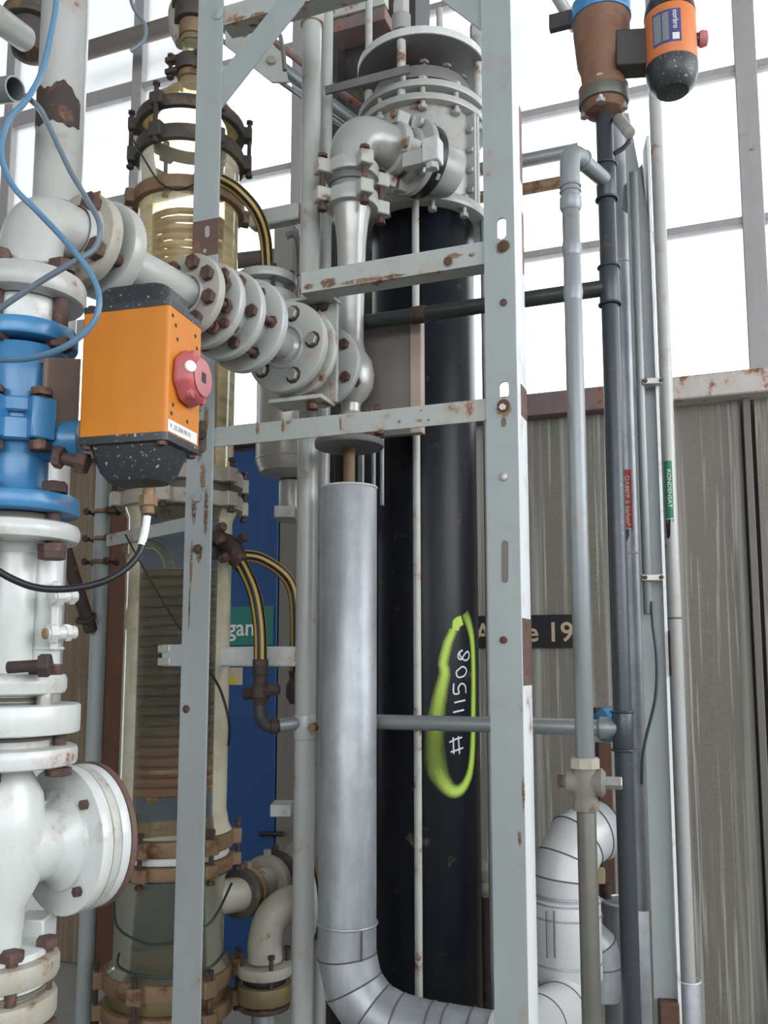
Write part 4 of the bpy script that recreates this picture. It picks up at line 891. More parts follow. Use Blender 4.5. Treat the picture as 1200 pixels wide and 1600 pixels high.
# striped hoses
def hose(label, pts, r):
    q = catmull(pts, 10); t = MB().tube(q, r, 16, smooth=False).build('striped_hose', 'rubber_black'); tag(t, label, 'hose')
    N = len(q); tang = [(q[min(N - 1, i + 1)] - q[max(0, i - 1)]).normalized() for i in range(N)]; e1, e2, _ = basis(tang[0]); fr = []
    for i in range(N):
        e1 = (e1 - tang[i] * e1.dot(tang[i])).normalized(); fr.append((e1.copy(), tang[i].cross(e1)))
    for s_ in range(6):
        m = MB()
        for i in range(N):
            for da in (-.24, 0, .24):
                a_ = s_ * math.pi / 3 + da; m.v.append(q[i] + (fr[i][0] * math.cos(a_) + fr[i][1] * math.sin(a_)) * (r + .0007))
            if i:
                b_ = 3 * i; m.f += [(b_ - 3, b_, b_ + 1, b_ - 2), (b_ - 2, b_ + 1, b_ + 2, b_ - 1)]
        m.build('stripe', 'hose_yellow', t)
    return t
h = hose('yellow and black striped hose hanging in front of the green sign', [P(370, 872, 2.36), P(384, 895, 2.34), P(398, 930, 2.33), P(406, 980, 2.32), P(407, 1035, 2.32)], .0165)
h = hose('striped hose arching behind the grey-white riser pipe', [P(376, 868, 2.44), P(405, 872, 2.46), P(438, 892, 2.48), P(456, 918, 2.5), P(462, 960, 2.5), P(462, 1060, 2.5)], .0155)
h = hose('striped hose curving down from the upper clamp ring', [P(346, 282, 2.3), P(372, 298, 2.3), P(400, 330, 2.32), P(414, 370, 2.36), P(418, 425, 2.4)], .0165)
t = thing('hose_valve', 'small dark valve where the two striped hoses leave the column', 'valve', P(350, 875, 2.36))
MB().tube([P(330, 852, 2.44), P(352, 846, 2.38), P(366, 856, 2.36), P(374, 876, 2.36)], .022, 14).build('valve_body', 'rust_dark', t)
flange(MB(), P(338, 852, 2.40), (P(366, 846, 2.36) - P(330, 852, 2.44)), 0, .018, .040, .002).build('valve_flange', 'pipe_green_black', t)
for x_, y_ in ((342, 826), (376, 842), (346, 874), (340, 845)): q = P(x_, y_, 2.35); MB().hexa(q, Vector((.6, -.5, .2)).normalized(), .013, .022).build('nut', 'bolt_rust', t)
MB().cyl(P(366, 872, 2.36), P(378, 884, 2.35), .021).build('hose_clip', 'rust_dark', t)
t = thing('drain_cock', 'dark brass drain cock under the hanging striped hose', 'valve', P(408, 1140, 2.32))
MB().cyl(P(407, 1055, 2.32), P(407, 1030, 2.32), .020).build('hose_clip', 'rust_dark', t)
MB().lathe(P(406, 1110, 2.32), ZD, [(0, .013), (.02, .016), (.034, .026), (.055, .026), (.07, .016), (.09, .018)], 20).build('cock_body', 'rust_dark', t)
MB().cyl(P(382, 1085, 2.33), P(428, 1078, 2.30), .015, seg=16).hexa(P(424, 1078, 2.30), Vector((1, -.2, .05)).normalized(), .016, .02).build('cock_plug', 'rust_dark', t)
MB().tube([P(406, 1102, 2.32), P(407, 1120, 2.32), P(418, 1134, 2.33), P(440, 1134, 2.34), P(476, 1128, 2.36)], .016, 16).build('cock_elbow', 'steel_dark', t)
MB().cyl(P(422, 1135, 2.33), P(434, 1134, 2.335), .021).build('union', 'rust_dark', t)
MB().cyl(P(436, 1134, 2.335), P(470, 1129, 2.35), .0175).build('nipple', 'galvanised', t)
t = thing('drain_cock', 'second drain cock half hidden behind the grey-white riser pipe', 'valve', P(462, 1100, 2.5))
MB().lathe(P(461, 1100, 2.5), ZD, [(0, .014), (.02, .026), (.05, .026), (.07, .016), (.09, .02)], 20).build('cock_body', 'rust_dark', t)
# ================================================================== ALUMINIUM CLAD PIPE
AY = 2.25; q = P(544, 1100, AY); k = M(1, q); ar = 44.5 * k
def A_(py): return Vector((q.x, q.y, zrow(py, AY)))
t = thing('clad_pipe', 'aluminium clad insulated pipe with a mitred elbow turning right', 'pipe', A_(1610))
MB().lathe(A_(1440), ZD, [(0, ar), (A_(764).z - A_(1440).z, ar), (A_(762).z - A_(1440).z, ar * .97), (A_(763).z - A_(1440).z, 0)], 48, False).build('cladding', 'aluminium', t)
MB().torus(A_(763), ZD, ar, .003).build('rim', 'aluminium_white', t)
for y_ in (1441, ): MB().torus(A_(y_), ZD, ar * 1.01, .004).build('seam', 'aluminium', t)
# mitred elbow: straight cut segments
hz = UD; zc = zrow(1588, AY)
ctr = [A_(1440), A_(1492), A_(1540) + hz * 0.018, Vector((A_(1540).x, A_(1540).y, zc + .02)) + hz * .062, Vector((q.x, q.y, zc - .003)) + hz * .125, Vector((q.x, q.y, zc - .012)) + hz * .21, Vector((q.x, q.y, zc - .014)) + hz * .36]
def mitre(parent, pts, r, mat, nm='segment', seg=48, seam='seam_dark', upto=None):
    N = len(pts); pl = []
    for i in range(N):
        if i == 0: n_ = (pts[1] - pts[0]).normalized()
        elif i == N - 1: n_ = (pts[-1] - pts[-2]).normalized()
        else: n_ = ((pts[i] - pts[i - 1]).normalized() + (pts[i + 1] - pts[i]).normalized()).normalized()
        pl.append(n_)
    e1, e2, _ = basis(pts[1] - pts[0]); rings = []
    d = (pts[1] - pts[0]).normalized(); ring = [pts[0] + (e1 * math.cos(2 * math.pi * a / seg) + e2 * math.sin(2 * math.pi * a / seg)) * r for a in range(seg)]
    out = [ring]
    for i in range(1, N):
        d = (pts[i] - pts[i - 1]).normalized(); nr = []
        for v in out[-1]:
            s_ = (pts[i] - v).dot(pl[i]) / d.dot(pl[i]); nr.append(v + d * s_)
        out.append(nr)
    for i in range(N - 1):
        m = MB(); m.v = out[i] + out[i + 1]
        for a in range(seg): b = (a + 1) % seg; m.f.append((a, b, seg + b, seg + a))
        o = m.build(nm, mat, parent)
        if seam and i < N - 2:
            c_ = pts[i + 1]; MB().tube([c_ + (v - c_) * 1.006 for v in out[i + 1]], .0022, 6, smooth=False, closed=True).build('seam', seam, o)
    return out
mitre(t, ctr, ar, 'aluminium')
MB().box(A_(1465) + UD * ar * .80 - ND * ar * .62, .001, .004, .035, UD).build('lap_seam', 'seam_dark', t)
for s_ in (.25, .31):
    MB().torus(Vector((q.x, q.y, zc - .014)) + hz * s_, hz, ar * 1.008, .0025).build('seam', 'seam_dark', t)
# rod and disc above
t = thing('disc_support', 'round disc on a short rusty rod standing on the clad pipe', 'support', A_(768))
MB().cyl(A_(770), A_(690), 9.5 * k).build('rod', 'clamp_rust', t)
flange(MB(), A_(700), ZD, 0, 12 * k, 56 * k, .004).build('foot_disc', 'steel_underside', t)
for x_, y_ in ((578, 640), (592, 638)): q_ = P(x_, y_ + 22, 2.2); bolt(t, q_ - ZD * .02, q_ + ZD * .03, .009, 'bolt_rust', .016)
for x_ in (566, 584, 597):
    q0, q1 = vpipe(x_, 720, 2.42, 660, 790); o = MB().cyl(q0, q1, .006, seg=10).build('tie_rod', 'galvanised', t)
# tapered riser with clamp coupling and elbow
TY = 2.28
q = P(549, 480, TY); k = M(1, q)
def T_(py, dx=0): return Vector((q.x + dx * k, q.y, zrow(py, TY)))
t = thing('tapered_riser', 'silver painted tapered pipe with bulb foot and clamped elbow', 'pipe', T_(660))
z0 = T_(652).z
MB().lathe(T_(652), ZD, [(T_(y_).z - z0, r_ * k) for y_, r_ in ((652, 14), (632, 15), (620, 26), (605, 34), (585, 36), (565, 32), (550, 22), (535, 19), (500, 19.5), (440, 21), (380, 23), (352, 26), (332, 30), (322, 31))], 40, False).build('tapered_body', 'paint_silver', t)
MB().cyl(T_(664), T_(645), 18 * k).hexa(T_(662), ZD, 26 * k, 10 * k, 12).build('foot_union', 'cast_grey', t)
cc = T_(300)
for y0, y1, r_, mt in ((306, 328, 42, 'paint_pipe'), (294, 306, 35, 'galvanised'), (282, 294, 37, 'steel_underside'), (262, 282, 43, 'paint_pipe')):
    o = MB(); flange(o, T_(y1), ZD, 0, T_(y0).z - T_(y1).z, r_ * k, .003).build('coupling_ring', mt, t)
for i in range(4):
    a_ = math.radians(-65 + 90 * i); d_ = Vector((math.cos(a_), math.sin(a_), 0)) * 50 * k
    for y0, y1 in ((262, 284), (306, 328)): MB().box((T_(y0) + T_(y1)) / 2 + d_ * .96, 14 * k, 11 * k, 11 * k, d_.normalized()).build('coupling_ear', 'paint_white_rusty', t, bev=.004)
    bolt(t, T_(258) + d_, T_(334) + d_, .0075, 'bolt_rust', .014)
eD = Vector((0.80, 0.60, 0)).normalized(); e0 = T_(264)
eb = [e0, T_(240), T_(222) + eD * 8 * k, T_(208) + eD * 30 * k, T_(206) + eD * 66 * k, T_(206) + eD * 90 * k]
MB().tube(eb, 35 * k, 36).build('elbow', 'paint_silver', t)
hc = T_(206) + eD * 76 * k
for a_, b_, r_, mt in ((0, 16, 44, 'paint_pipe'), (16, 30, 36, 'galvanised'), (30, 48, 46, 'paint_pipe')):
    flange(MB(), hc, eD, a_ * k, b_ * k, r_ * k, .003).build('coupling_ring', mt, t)
g1, g2, _ = basis(eD)
for i in range(4):
    a_ = math.radians(20 + 90 * i); d_ = (g1 * math.cos(a_) + g2 * math.sin(a_)) * 52 * k
    MB().box(hc + eD * 8 * k + d_ * .94, 10 * k, 12 * k, 12 * k, d_.normalized(), d_.normalized().cross(eD), eD).build('coupling_ear', 'paint_pipe', t, bev=.003)
    MB().box(hc + eD * 38 * k + d_ * .94, 10 * k, 12 * k, 12 * k, d_.normalized(), d_.normalized().cross(eD), eD).build('coupling_ear', 'paint_pipe', t, bev=.003)
    bolt(t, hc - eD * 4 * k + d_, hc + eD * 54 * k + d_, .007, 'clamp_rust', .013)
# ================================================================== TALL BLACK COLUMN
BY = 2.72; bq = P(663, 800, BY); kb_ = 1.0 * M(1, bq); BR = 82 * kb_
def B_(py): return Vector((bq.x, bq.y, zrow(py, BY)))
t = thing('black_column', 'tall black column with white flanged head and yellow-green spray marks', 'column', Vector((bq.x, bq.y, 0)))
MB().cyl(Vector((bq.x, bq.y, 0)), B_(338), BR, seg=64).build('column_shell', 'black_column', t)
hd = t
def bdisc(y0, y1, r, mat, nm, b=.003, bore=None):
    m = MB(); h_ = B_(y0).z - B_(y1).z
    if bore: m.ringdisc(B_(y1), ZD, 0, h_, bore * kb_, r * kb_, b, 56)
    else: flange(m, B_(y1), ZD, 0, h_, r * kb_, b)
    return m.build(nm, mat, t)
FB = 22                                                    # rows by which the near rim of a big disc sits above its axis
bdisc(348, 362, 106, 'paint_pipe', 'ring_flange', bore=70)
hs = bdisc(215, 350, 92, 'paint_pipe', 'head_casing')
bdisc(206, 216, 106, 'paint_pipe', 'ring_flange')
bdisc(186, 196, 106, 'paint_pipe', 'ring_flange')
bdisc(150, 188, 62, 'black_column', 'bellows')
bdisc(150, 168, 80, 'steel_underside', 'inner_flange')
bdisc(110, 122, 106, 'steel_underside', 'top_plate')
MB().ringdisc(B_(121), ZD, 0, B_(110).z - B_(121).z, 104 * kb_, 107 * kb_, .001, 56).build('plate_rim', 'paint_white', t)
# vertical split flange of the casing
a_ = math.radians(-38); d_ = Vector((math.cos(a_), math.sin(a_), 0))
for s_ in (-1, 1):
    dd = d_.cross(ZD); o = MB().box((B_(216) + B_(348)) / 2 + d_ * 97 * kb_ + dd * s_ * 4.2 * kb_, 8 * kb_, 3.2 * kb_, (B_(216).z - B_(348).z) / 2, d_).build('split_flange', 'paint_pipe', hs, bev=.001)
for y_ in (240, 270, 300, 330):
    p_ = Vector((bq.x, bq.y, B_(y_).z)) + d_ * 98 * kb_ - d_.cross(ZD) * 8 * kb_; bolt(hs, p_ - d_.cross(ZD) * -.0 , p_ + d_.cross(ZD) * .03, .006, 'bolt_zinc', .012)
# tie rods and nuts on the head
def rim(ang, R): a_ = math.radians(ang); return Vector((math.cos(a_), math.sin(a_), 0)) * R * kb_
for ang in (-112, -22, 68, 158):
    d_ = rim(ang, 96); p0 = Vector((bq.x, bq.y, B_(208).z)) + d_; p1 = Vector((bq.x, bq.y, B_(108).z)) + d_
    MB().cyl(p0, p1, 7 * kb_, seg=16).build('tie_rod', 'paint_white_rusty', t)
    h = MB().lathe(p1, ZD, [(i * .0045, (15 if i % 2 else 12.5) * kb_) for i in range(12)], 20).build('spring', 'paint_pipe', t)
    MB().hexa(p1 + ZD * .05, ZD, 13 * kb_, .055).cyl(p1 + ZD * .1, p1 + ZD * .35, 6 * kb_, seg=12).build('spring_nut', 'paint_pipe', h)
for ang in (-92, -60, -135, -25):
    d_ = rim(ang, 98); p0 = Vector((bq.x, bq.y, B_(222).z)) + d_; p1 = Vector((bq.x, bq.y, B_(186).z)) + d_
    bolt(t, p1, p0, .008, 'paint_pipe', .015)
    d2 = rim(ang + 8, 98); p = Vector((bq.x, bq.y, B_(348).z)) + d2; bolt(t, p, p - ZD * .05, .007, 'paint_pipe', .014)
for ang in range(-150, 0, 30):
    d_ = rim(ang, 72); bolt(t, Vector((bq.x, bq.y, B_(146).z)) + d_, Vector((bq.x, bq.y, B_(170).z)) + d_, .009, 'steel_underside', .016)
# long tie rod in front of the shell
d_ = rim(-99, 99); q0 = Vector((bq.x, bq.y, zrow(1572, BY - .15))) + d_; q1 = Vector((bq.x, bq.y, B_(352).z)) + d_
MB().cyl(q0, q1, 5.6 * kb_, seg=14).build('long_rod', 'paint_white_rusty', t)
for ang in (-170, -20): 
    d_ = rim(ang, 100); MB().cyl(Vector((bq.x, bq.y, zrow(1572, BY))) + d_, Vector((bq.x, bq.y, B_(352).z)) + d_, 5 * kb_, seg=12).build('long_rod', 'galvanised', t)
# foot ring of the column
MB().ringdisc(Vector((bq.x, bq.y, zrow(1640, BY))), ZD, 0, .02, BR * .9, 112 * kb_, .003).build('foot_ring', 'steel_dark', t)
# side nozzle that takes the clamped elbow
nz = hc + eD * 48 * k; 
MB().cyl(nz - eD * .002, nz + eD * .14, 42 * k, seg=40).build('side_nozzle', 'paint_pipe', hs)
MB().ringdisc(nz, eD, .012, .05, 40 * k, 60 * k, .003).build('nozzle_gap', 'rubber_black', hs)  # solid black ring: shade of the open gap put in as colour
MB().ringdisc(nz, eD, -.008, .012, 30 * k, 63 * k, .003).build('nozzle_flange', 'paint_pipe', hs)
for a_ in (-0.9, 0.9, 2.2, 4.0):
    d_ = (g1 * math.cos(a_) + g2 * math.sin(a_)) * 55 * k; bolt(hs, nz - eD * .012 + d_, nz + eD * .03 + d_, .008, 'paint_pipe', .014)
# hinged block on the head
bb = P(676, 238, 2.27); MB().box(bb, 12 * kb_, .022, 17 * kb_, Vector((.9, -.43, 0)).normalized()).build('hinge_block', 'paint_white', hs, bev=.004)
MB().box(bb - Vector((.9, -.43, 0)).normalized() * 26 * kb_ - ZD * 4 * kb_, 17 * kb_, .014, 11 * kb_, Vector((.9, -.43, 0)).normalized()).build('hinge_arm', 'paint_pipe', hs, bev=.003)
MB().hexa(bb - ZD * 17 * kb_, -ZD, 9 * kb_, 8 * kb_).build('hinge_nut', 'paint_white', hs)
# spray ring and chalk number on the shell (laid on its curved surface)
def onshell(px, py, lift=.0008):
    r_ = P(px, py, 1.0) - CAM; R = BR + lift
    a = r_.x ** 2 + r_.y ** 2; b = -2 * (r_.x * bq.x + r_.y * bq.y); c_ = bq.x ** 2 + bq.y ** 2 - R * R
    dsc = b * b - 4 * a * c_
    tt = (-b - math.sqrt(max(0, dsc))) / (2 * a); v = CAM + r_ * tt
    if dsc < 0:
        dv = Vector((v.x - bq.x, v.y - bq.y, 0)); dv = dv.normalized() * R; v = Vector((bq.x + dv.x, bq.y + dv.y, v.z))
    return v
def cyl_strip(pts, w, edge, mat, nm, parent):            # pts (px, py[, cover, width])
    q = [onshell(p_[0], p_[1]) for p_ in pts]; cov = [p_[2] if len(p_) > 2 else 1 for p_ in pts]; wd = [p_[3] if len(p_) > 3 else w for p_ in pts]
    th = lambda v: math.atan2(v.y - bq.y, v.x - bq.x)
    uv = [Vector((th(v) * BR, v.z, 0)) for v in q]; n = 6
    uvs = catmull(uv, n); N = len(uvs); m = MB(); m.att = []
    prof = ((-1, 0), (-1 + edge, 1), (1 - edge, 1), (1, 0)) if edge > 0 else ((-1, 1), (1, 1))
    for i in range(N):
        f_ = i / n; j = min(len(pts) - 2, int(f_)); g = f_ - j
        c0 = cov[j] + (cov[j + 1] - cov[j]) * g; w0 = wd[j] + (wd[j + 1] - wd[j]) * g
        tg = (uvs[min(N - 1, i + 1)] - uvs[max(0, i - 1)]).normalized(); nn = Vector((-tg.y, tg.x, 0))
        for s_, a_ in prof:
            u_ = uvs[i] + nn * (s_ * w0 * kb_); an = u_.x / BR
            m.v.append(Vector((bq.x + (BR + .0009) * math.cos(an), bq.y + (BR + .0009) * math.sin(an), u_.y))); m.att.append(a_ * c0)
        if i:
            L = len(prof)
            for s_ in range(L - 1): a_ = (i - 1) * L + s_; m.f.append((a_, a_ + 1, a_ + L + 1, a_ + L))
    return m.build(nm, mat, parent)
sm = t
cyl_strip([(722, 969, 1, 8), (714, 974, 1, 9), (712, 985, 1, 6)], 8, .3, 'spray_paint', 'spray_mark', sm)
cyl_strip([(709, 984, .95, 8), (700, 1005, .95, 9), (693, 1035, .95, 9), (695, 1052, .95, 10), (688, 1085, .8, 12), (682, 1120, .6, 14), (679, 1160, .35, 16), (682, 1195, .35, 18), (692, 1220, .65, 14), (708, 1236, .95, 11), (724, 1230, 1, 9), (735, 1205, 1, 9), (739, 1165, 1, 9), (740, 1100, 1, 9), (740, 1040, 1, 9), (738, 1000, .95, 9), (733, 975, .8, 10), (726, 958, .35, 11)], 10, .75, 'spray_paint', 'spray_mark', sm)
def chalk(strokes):
    for st in strokes: cyl_strip(st, 1.15, 0, 'chalk', 'chalk_stroke', sm)
chalk([[(723, 1016), (717, 1020), (716, 1028), (721, 1030), (726, 1022), (731, 1018), (733, 1026), (728, 1032), (721, 1028), (718, 1020), (722, 1016)],
       [(720, 1043), (713, 1050), (716, 1058), (725, 1056), (729, 1048), (725, 1042), (719, 1043)],
       [(709, 1068), (709, 1083), (717, 1083), (716, 1075), (721, 1068), (727, 1072), (728, 1083)],
       [(727, 1094), (718, 1096), (710, 1098)], [(725, 1109), (717, 1111), (708, 1113)], [(722, 1122), (724, 1125)],
       [(722, 1152), (712, 1155), (702, 1160)], [(724, 1168), (714, 1172), (704, 1175)], [(716, 1150), (718, 1178)], [(708, 1152), (709, 1178)]])
# strap bar to the head
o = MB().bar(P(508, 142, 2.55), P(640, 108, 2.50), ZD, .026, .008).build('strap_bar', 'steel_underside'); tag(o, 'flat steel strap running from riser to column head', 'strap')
# duct box in front of the column
q = P(600, 596, 2.42); k2 = M(1, q); t = thing('duct_box', 'taupe sheet-metal duct box with rusty, lit-toned edge before the black column', 'duct', P(600, 690, 2.42))
A, B = P(520, 600, 2.42), P(651, 600, 2.42); B = A + UD * ((B - A).length * 1.0)
m = MB().box((A + B) / 2 + ND * .0, (B - A).length / 2, .012, 93 * k2).build('duct_plate', 'duct_taupe', t, bev=.002)
MB().box(B + UD * 9 * k2 - ND * .002, 9 * k2, .016, 93 * k2).build('duct_edge_lit', 'duct_edge_lit', t, bev=.003)
# ================================================================== DIAGONAL PIPES AT THE TOP
for nm, lab, a, b, r_, mt, Ya, Yb in (('diagonal_pipe', 'shiny grey diagonal pipe descending behind the riser pipes', (350, 40), (578, 208), .022, 'galvanised', 2.8, 2.9), ('diagonal_rail', 'brown diagonal rail above the shiny diagonal pipe', (395, 40), (580, 180), .012, 'rail_rust', 2.8, 2.9), ('diagonal_rail', 'thin grey diagonal rail below the shiny diagonal pipe', (345, 62), (565, 218), .008, 'galvanised', 2.78, 2.88)):
    o = MB().cyl(P(a[0], a[1], Ya), P(b[0], b[1], Yb), r_, seg=20).build(nm, mt); tag(o, lab, 'pipe' if 'pipe' in nm else 'rail')
o = MB().prism([P(352, 30, 2.75), P(395, 30, 2.75), P(440, 85, 2.75), P(452, 128, 2.75), P(425, 128, 2.75), P(352, 70, 2.75)], Vector((0, .008, 0))).build('gusset_plate', 'paint_pipe'); tag(o, 'bolted grey gusset plate at the head of diagonal pipe', 'plate')
for x_, y_ in ((382, 52), (424, 96)): MB().hexa(P(x_, y_, 2.75), Vector((0, -1, .1)), .016, .012).build('bolt', 'bolt_zinc', o)
o = MB().tube([P(438, 55, 2.5), P(443, 85, 2.5), P(445, 110, 2.5)], .007, 10).build('hanging_hook', 'steel_underside'); tag(o, 'small grey hook hanging below the diagonal brace', 'hook')
# ================================================================== RIGHT SIDE
NY, OY = 1.95, 2.09
# dark vertical pipe
q = P(966, 900, OY); OX = q.x
def O(py): return Vector((OX, OY, zrow(py, OY)))
ko = OY / FPX
t = thing('dark_pipe', 'dark galvanised vertical pipe with tees right of the grey pipe', 'pipe', Vector((OX, OY, 0)))
MB().cyl(Vector((OX, OY, 0)), O(150), 14 * ko, seg=28).build('pipe', 'galvanised_dark', t)
for y0, y1 in ((258, 312), (418, 476), (1112, 1172)):
    o = MB().cyl(O(y1), O(y0), 16 * ko, seg=28).build('tee_body', 'galvanised_dark', t)
    for y_ in (y0, y1): MB().torus(O(y_), ZD, 17 * ko, .003).build('tee_bead', 'galvanised_dark', o)
# grey vertical pipe
q = P(908, 950, NY); NX = q.x; kn_ = NY / FPX
def Nn(py): return Vector((NX, NY, zrow(py, NY)))
t = thing('grey_pipe', 'grey galvanised vertical pipe with a shut-off cock and top elbow', 'pipe', Vector((NX, NY, 0)))
MB().cyl(Nn(1200), Nn(300), 14.3 * kn_, seg=28).build('pipe', 'galvanised', t)
MB().cyl(Vector((NX, NY, 0)), Nn(1240), 14.6 * kn_, seg=28).build('lower_pipe', 'galvanised_soot', t)
MB().lathe(Nn(330), ZD, [(0, 15 * kn_), (6 * kn_, 18 * kn_), (22 * kn_, 18 * kn_), (24 * kn_, 16 * kn_), (44 * kn_, 15.5 * kn_)], 28).build('union', 'galvanised', t)
for y_ in (292, 300): MB().torus(Nn(y_), ZD, 16 * kn_, .003).build('bead', 'galvanised', t)
MB().lathe(Nn(470), ZD, [(0, 14.4 * kn_), (14 * kn_, 16 * kn_), (30 * kn_, 14.4 * kn_)], 28, False).build('joint', 'galvanised', t)
MB().lathe(Nn(400), ZD, [(0, 14.4 * kn_), (12 * kn_, 16.5 * kn_), (26 * kn_, 14.4 * kn_)], 28, False).build('joint', 'galvanised', t)
tgt = O(284); top = Vector((NX, NY, tgt.z)); hd_ = (tgt - top); hl = hd_.length; hd_.normalize()
MB().tube([Nn(292), Vector((NX, NY, tgt.z - .045)), Vector((NX, NY, tgt.z - .012)) + hd_ * .008, Vector((NX, NY, tgt.z)) + hd_ * .04, Vector((NX, NY, tgt.z)) + hd_ * .06], 16.5 * kn_, 24).build('elbow', 'galvanised', t)
MB().cyl(top + hd_ * .05, tgt, 14 * kn_, seg=24).build('crossover', 'galvanised', t)
MB().torus(top + hd_ * .06, hd_, 17 * kn_, .003).build('bead', 'galvanised', t)
# cock on the grey pipe
vc_ = Nn(1222)
v = thing('shutoff_cock', 'grimy cast shut-off cock low on the grey pipe', 'valve', Nn(1266))
MB().hexa(Nn(1200), ZD, 23 * kn_, 16 * kn_, 8).build('hex_end', 'cast_grey', v)
MB().lathe(Nn(1266), ZD, [(0, 20 * kn_), (12 * kn_, 19 * kn_), (20 * kn_, 17 * kn_), (34 * kn_, 22 * kn_), (50 * kn_, 20 * kn_), (68 * kn_, 17 * kn_)], 24).build('cock_body', 'fitting_grimy', v)
sx_ = Vector((.96, -.28, 0))
MB().lathe(vc_ - sx_ * 36 * kn_, sx_, [(0, 8 * kn_), (4 * kn_, 9 * kn_), (8 * kn_, 17 * kn_), (50 * kn_, 20 * kn_), (60 * kn_, 22 * kn_), (66 * kn_, 16 * kn_)], 24).build('cock_plug', 'fitting_grimy', v)
MB().hexa(vc_ + sx_ * 30 * kn_, sx_, 10 * kn_, 24 * kn_, 4).build('plug_square', 'bolt_zinc', v)
MB().hexa(vc_ - sx_ * 34 * kn_, -sx_, 11 * kn_, 8 * kn_).build('plug_nut', 'bolt_rust', v)
# horizontal pipes tied to the dark pipe
A = O(1138); B = A - UD * 1.0
L_ = None
for s_ in range(400):
    p_ = A - UD * (s_ * .005)
    if proj(p_)[0] < 560: L_ = s_ * .005; break
t = thing('level_pipe', 'grey horizontal pipe crossing in front of the black column', 'pipe', A - UD * L_ / 2)
MB().cyl(A, A - UD * L_, 12.5 * ko, seg=24).build('pipe', 'galvanised', t)
MB().lathe(A - UD * 38 * ko, UD, [(0, 13 * ko), (4 * ko, 17 * ko), (14 * ko, 17 * ko), (20 * ko, 14 * ko), (30 * ko, 14 * ko)], 24).build('socket', 'galvanised', t)
A = O(449); 
for s_ in range(400):
    p_ = A - UD * (s_ * .005)
    if proj(p_)[0] < 540: L_ = s_ * .005; break
t = thing('crossing_pipe', 'dark green-black pipe crossing behind both channel posts to the dark pipe', 'pipe', A - UD * L_ / 2)
MB().cyl(A, A - UD * L_, 13.5 * ko, seg=24).build('pipe', 'pipe_green_black', t)
for s_ in range(400):
    p_ = A - UD * (s_ * .005)
    if proj(p_)[0] < 655: break
MB().cyl(p_ - UD * .02, p_ + UD * .02, 15.5 * ko, seg=20).build('coupling', 'rust_dark', t)
# valve with second actuator at the top
t = thing('rusty_valve', 'rusty brown flanged valve at the top of the dark pipe', 'valve', O(185))
z0 = O(182).z
MB().lathe(O(182), ZD, [(O(y_).z - z0, r_ * ko) for y_, r_ in ((182, 12), (176, 30), (160, 40), (140, 41), (138, 36), (128, 35), (112, 37), (100, 42), (70, 45), (52, 47), (34, 47), (30, 40), (18, 36), (-30, 32))], 36).build('valve_body', 'valve_brown', t)
flange(MB(), O(166), ZD, 0, 24 * ko, 41 * ko, .004).build('flange', 'galvanised_soot', t)
ring_bolts(t, O(170), ZD, 32 * ko, 4, -.004, .05, .007, 'bolt_zinc', ph=-.4, hr=.012)
MB().cyl(O(34), O(10), 50 * ko, seg=32).build('blue_band', 'blue_paint', t)
MB().bar(O(18) - UD * .13, O(18) - UD * .03, ZD, .04, .02).build('valve_arm', 'steel_dark', t)
MB().bar(O(15) + UD * .02 - ND * .05, O(15) + UD * .13 - ND * .04, ND, .02, .006).build('valve_lever', 'rubber_black', t)
c2 = P(1048, 68, 2.02); k = M(1, c2)
brk = thing('actuator_bracket', 'dark bracket joining rusty valve to the pale orange actuator', 'bracket', P(990, 118, 2.05))
MB().box(P(992, 84, 2.05), 32 * k, .03, 30 * k, Vector((1, -.1, 0)).normalized()).build('bracket_plate', 'steel_dark', brk, bev=.004)
t = thing('valve_actuator', 'pale orange actuator with nameplate before the bright upper right window', 'actuator', P(1048, 152, 2.02))
MB().cyl(c2 - ZD * 40 * k, c2 + ZD * 44 * k, 39 * k, seg=40).build('actuator_body', 'orange_pale', t)
MB().lathe(c2 + ZD * 44 * k, ZD, [(0, 39.5 * k), (12 * k, 38 * k), (28 * k, 32 * k), (34 * k, 20 * k), (36 * k, 0)], 36).build('end_cap', 'plastic_black', t)
MB().lathe(c2 - ZD * 40 * k, -ZD, [(0, 39.5 * k), (16 * k, 39 * k), (34 * k, 33 * k), (42 * k, 24 * k), (44 * k, 0)], 36).build('end_cap', 'plastic_black', t)
kn2 = Vector((.97, -.22, 0)).normalized(); MB().cyl(c2 + kn2 * 36 * k, c2 + kn2 * 44 * k, 10 * k, seg=16).build('knob_stem', 'plastic_black', t)
MB().lathe(c2 + kn2 * 42 * k, kn2, [(0, 12 * k), (5 * k, 13 * k), (12 * k, 11 * k), (15 * k, 0)], 16).build('knob', 'red_faded', t)
def onround(c, R, ang, dz): return c + Vector((math.sin(ang) * R, -math.cos(ang) * R, dz))
def curved_plate(c, R, a0, a1, z0, z1, mat, nm, parent, n=10):
    m = MB()
    for i in range(n + 1):
        a_ = a0 + (a1 - a0) * i / n; m.v += [onround(c, R, a_, z0), onround(c, R, a_, z1)]
        if i: m.f.append((2 * i - 2, 2 * i, 2 * i + 1, 2 * i - 1))
    return m.build(nm, mat, parent)
ang0 = math.atan2(c2.x, c2.y)                              # turn of the nameplate: faces the aisle
npl = curved_plate(c2, 39.3 * k, -.72 - ang0, .42 - ang0, -24 * k, 30 * k, 'ink_navy', 'nameplate', t)
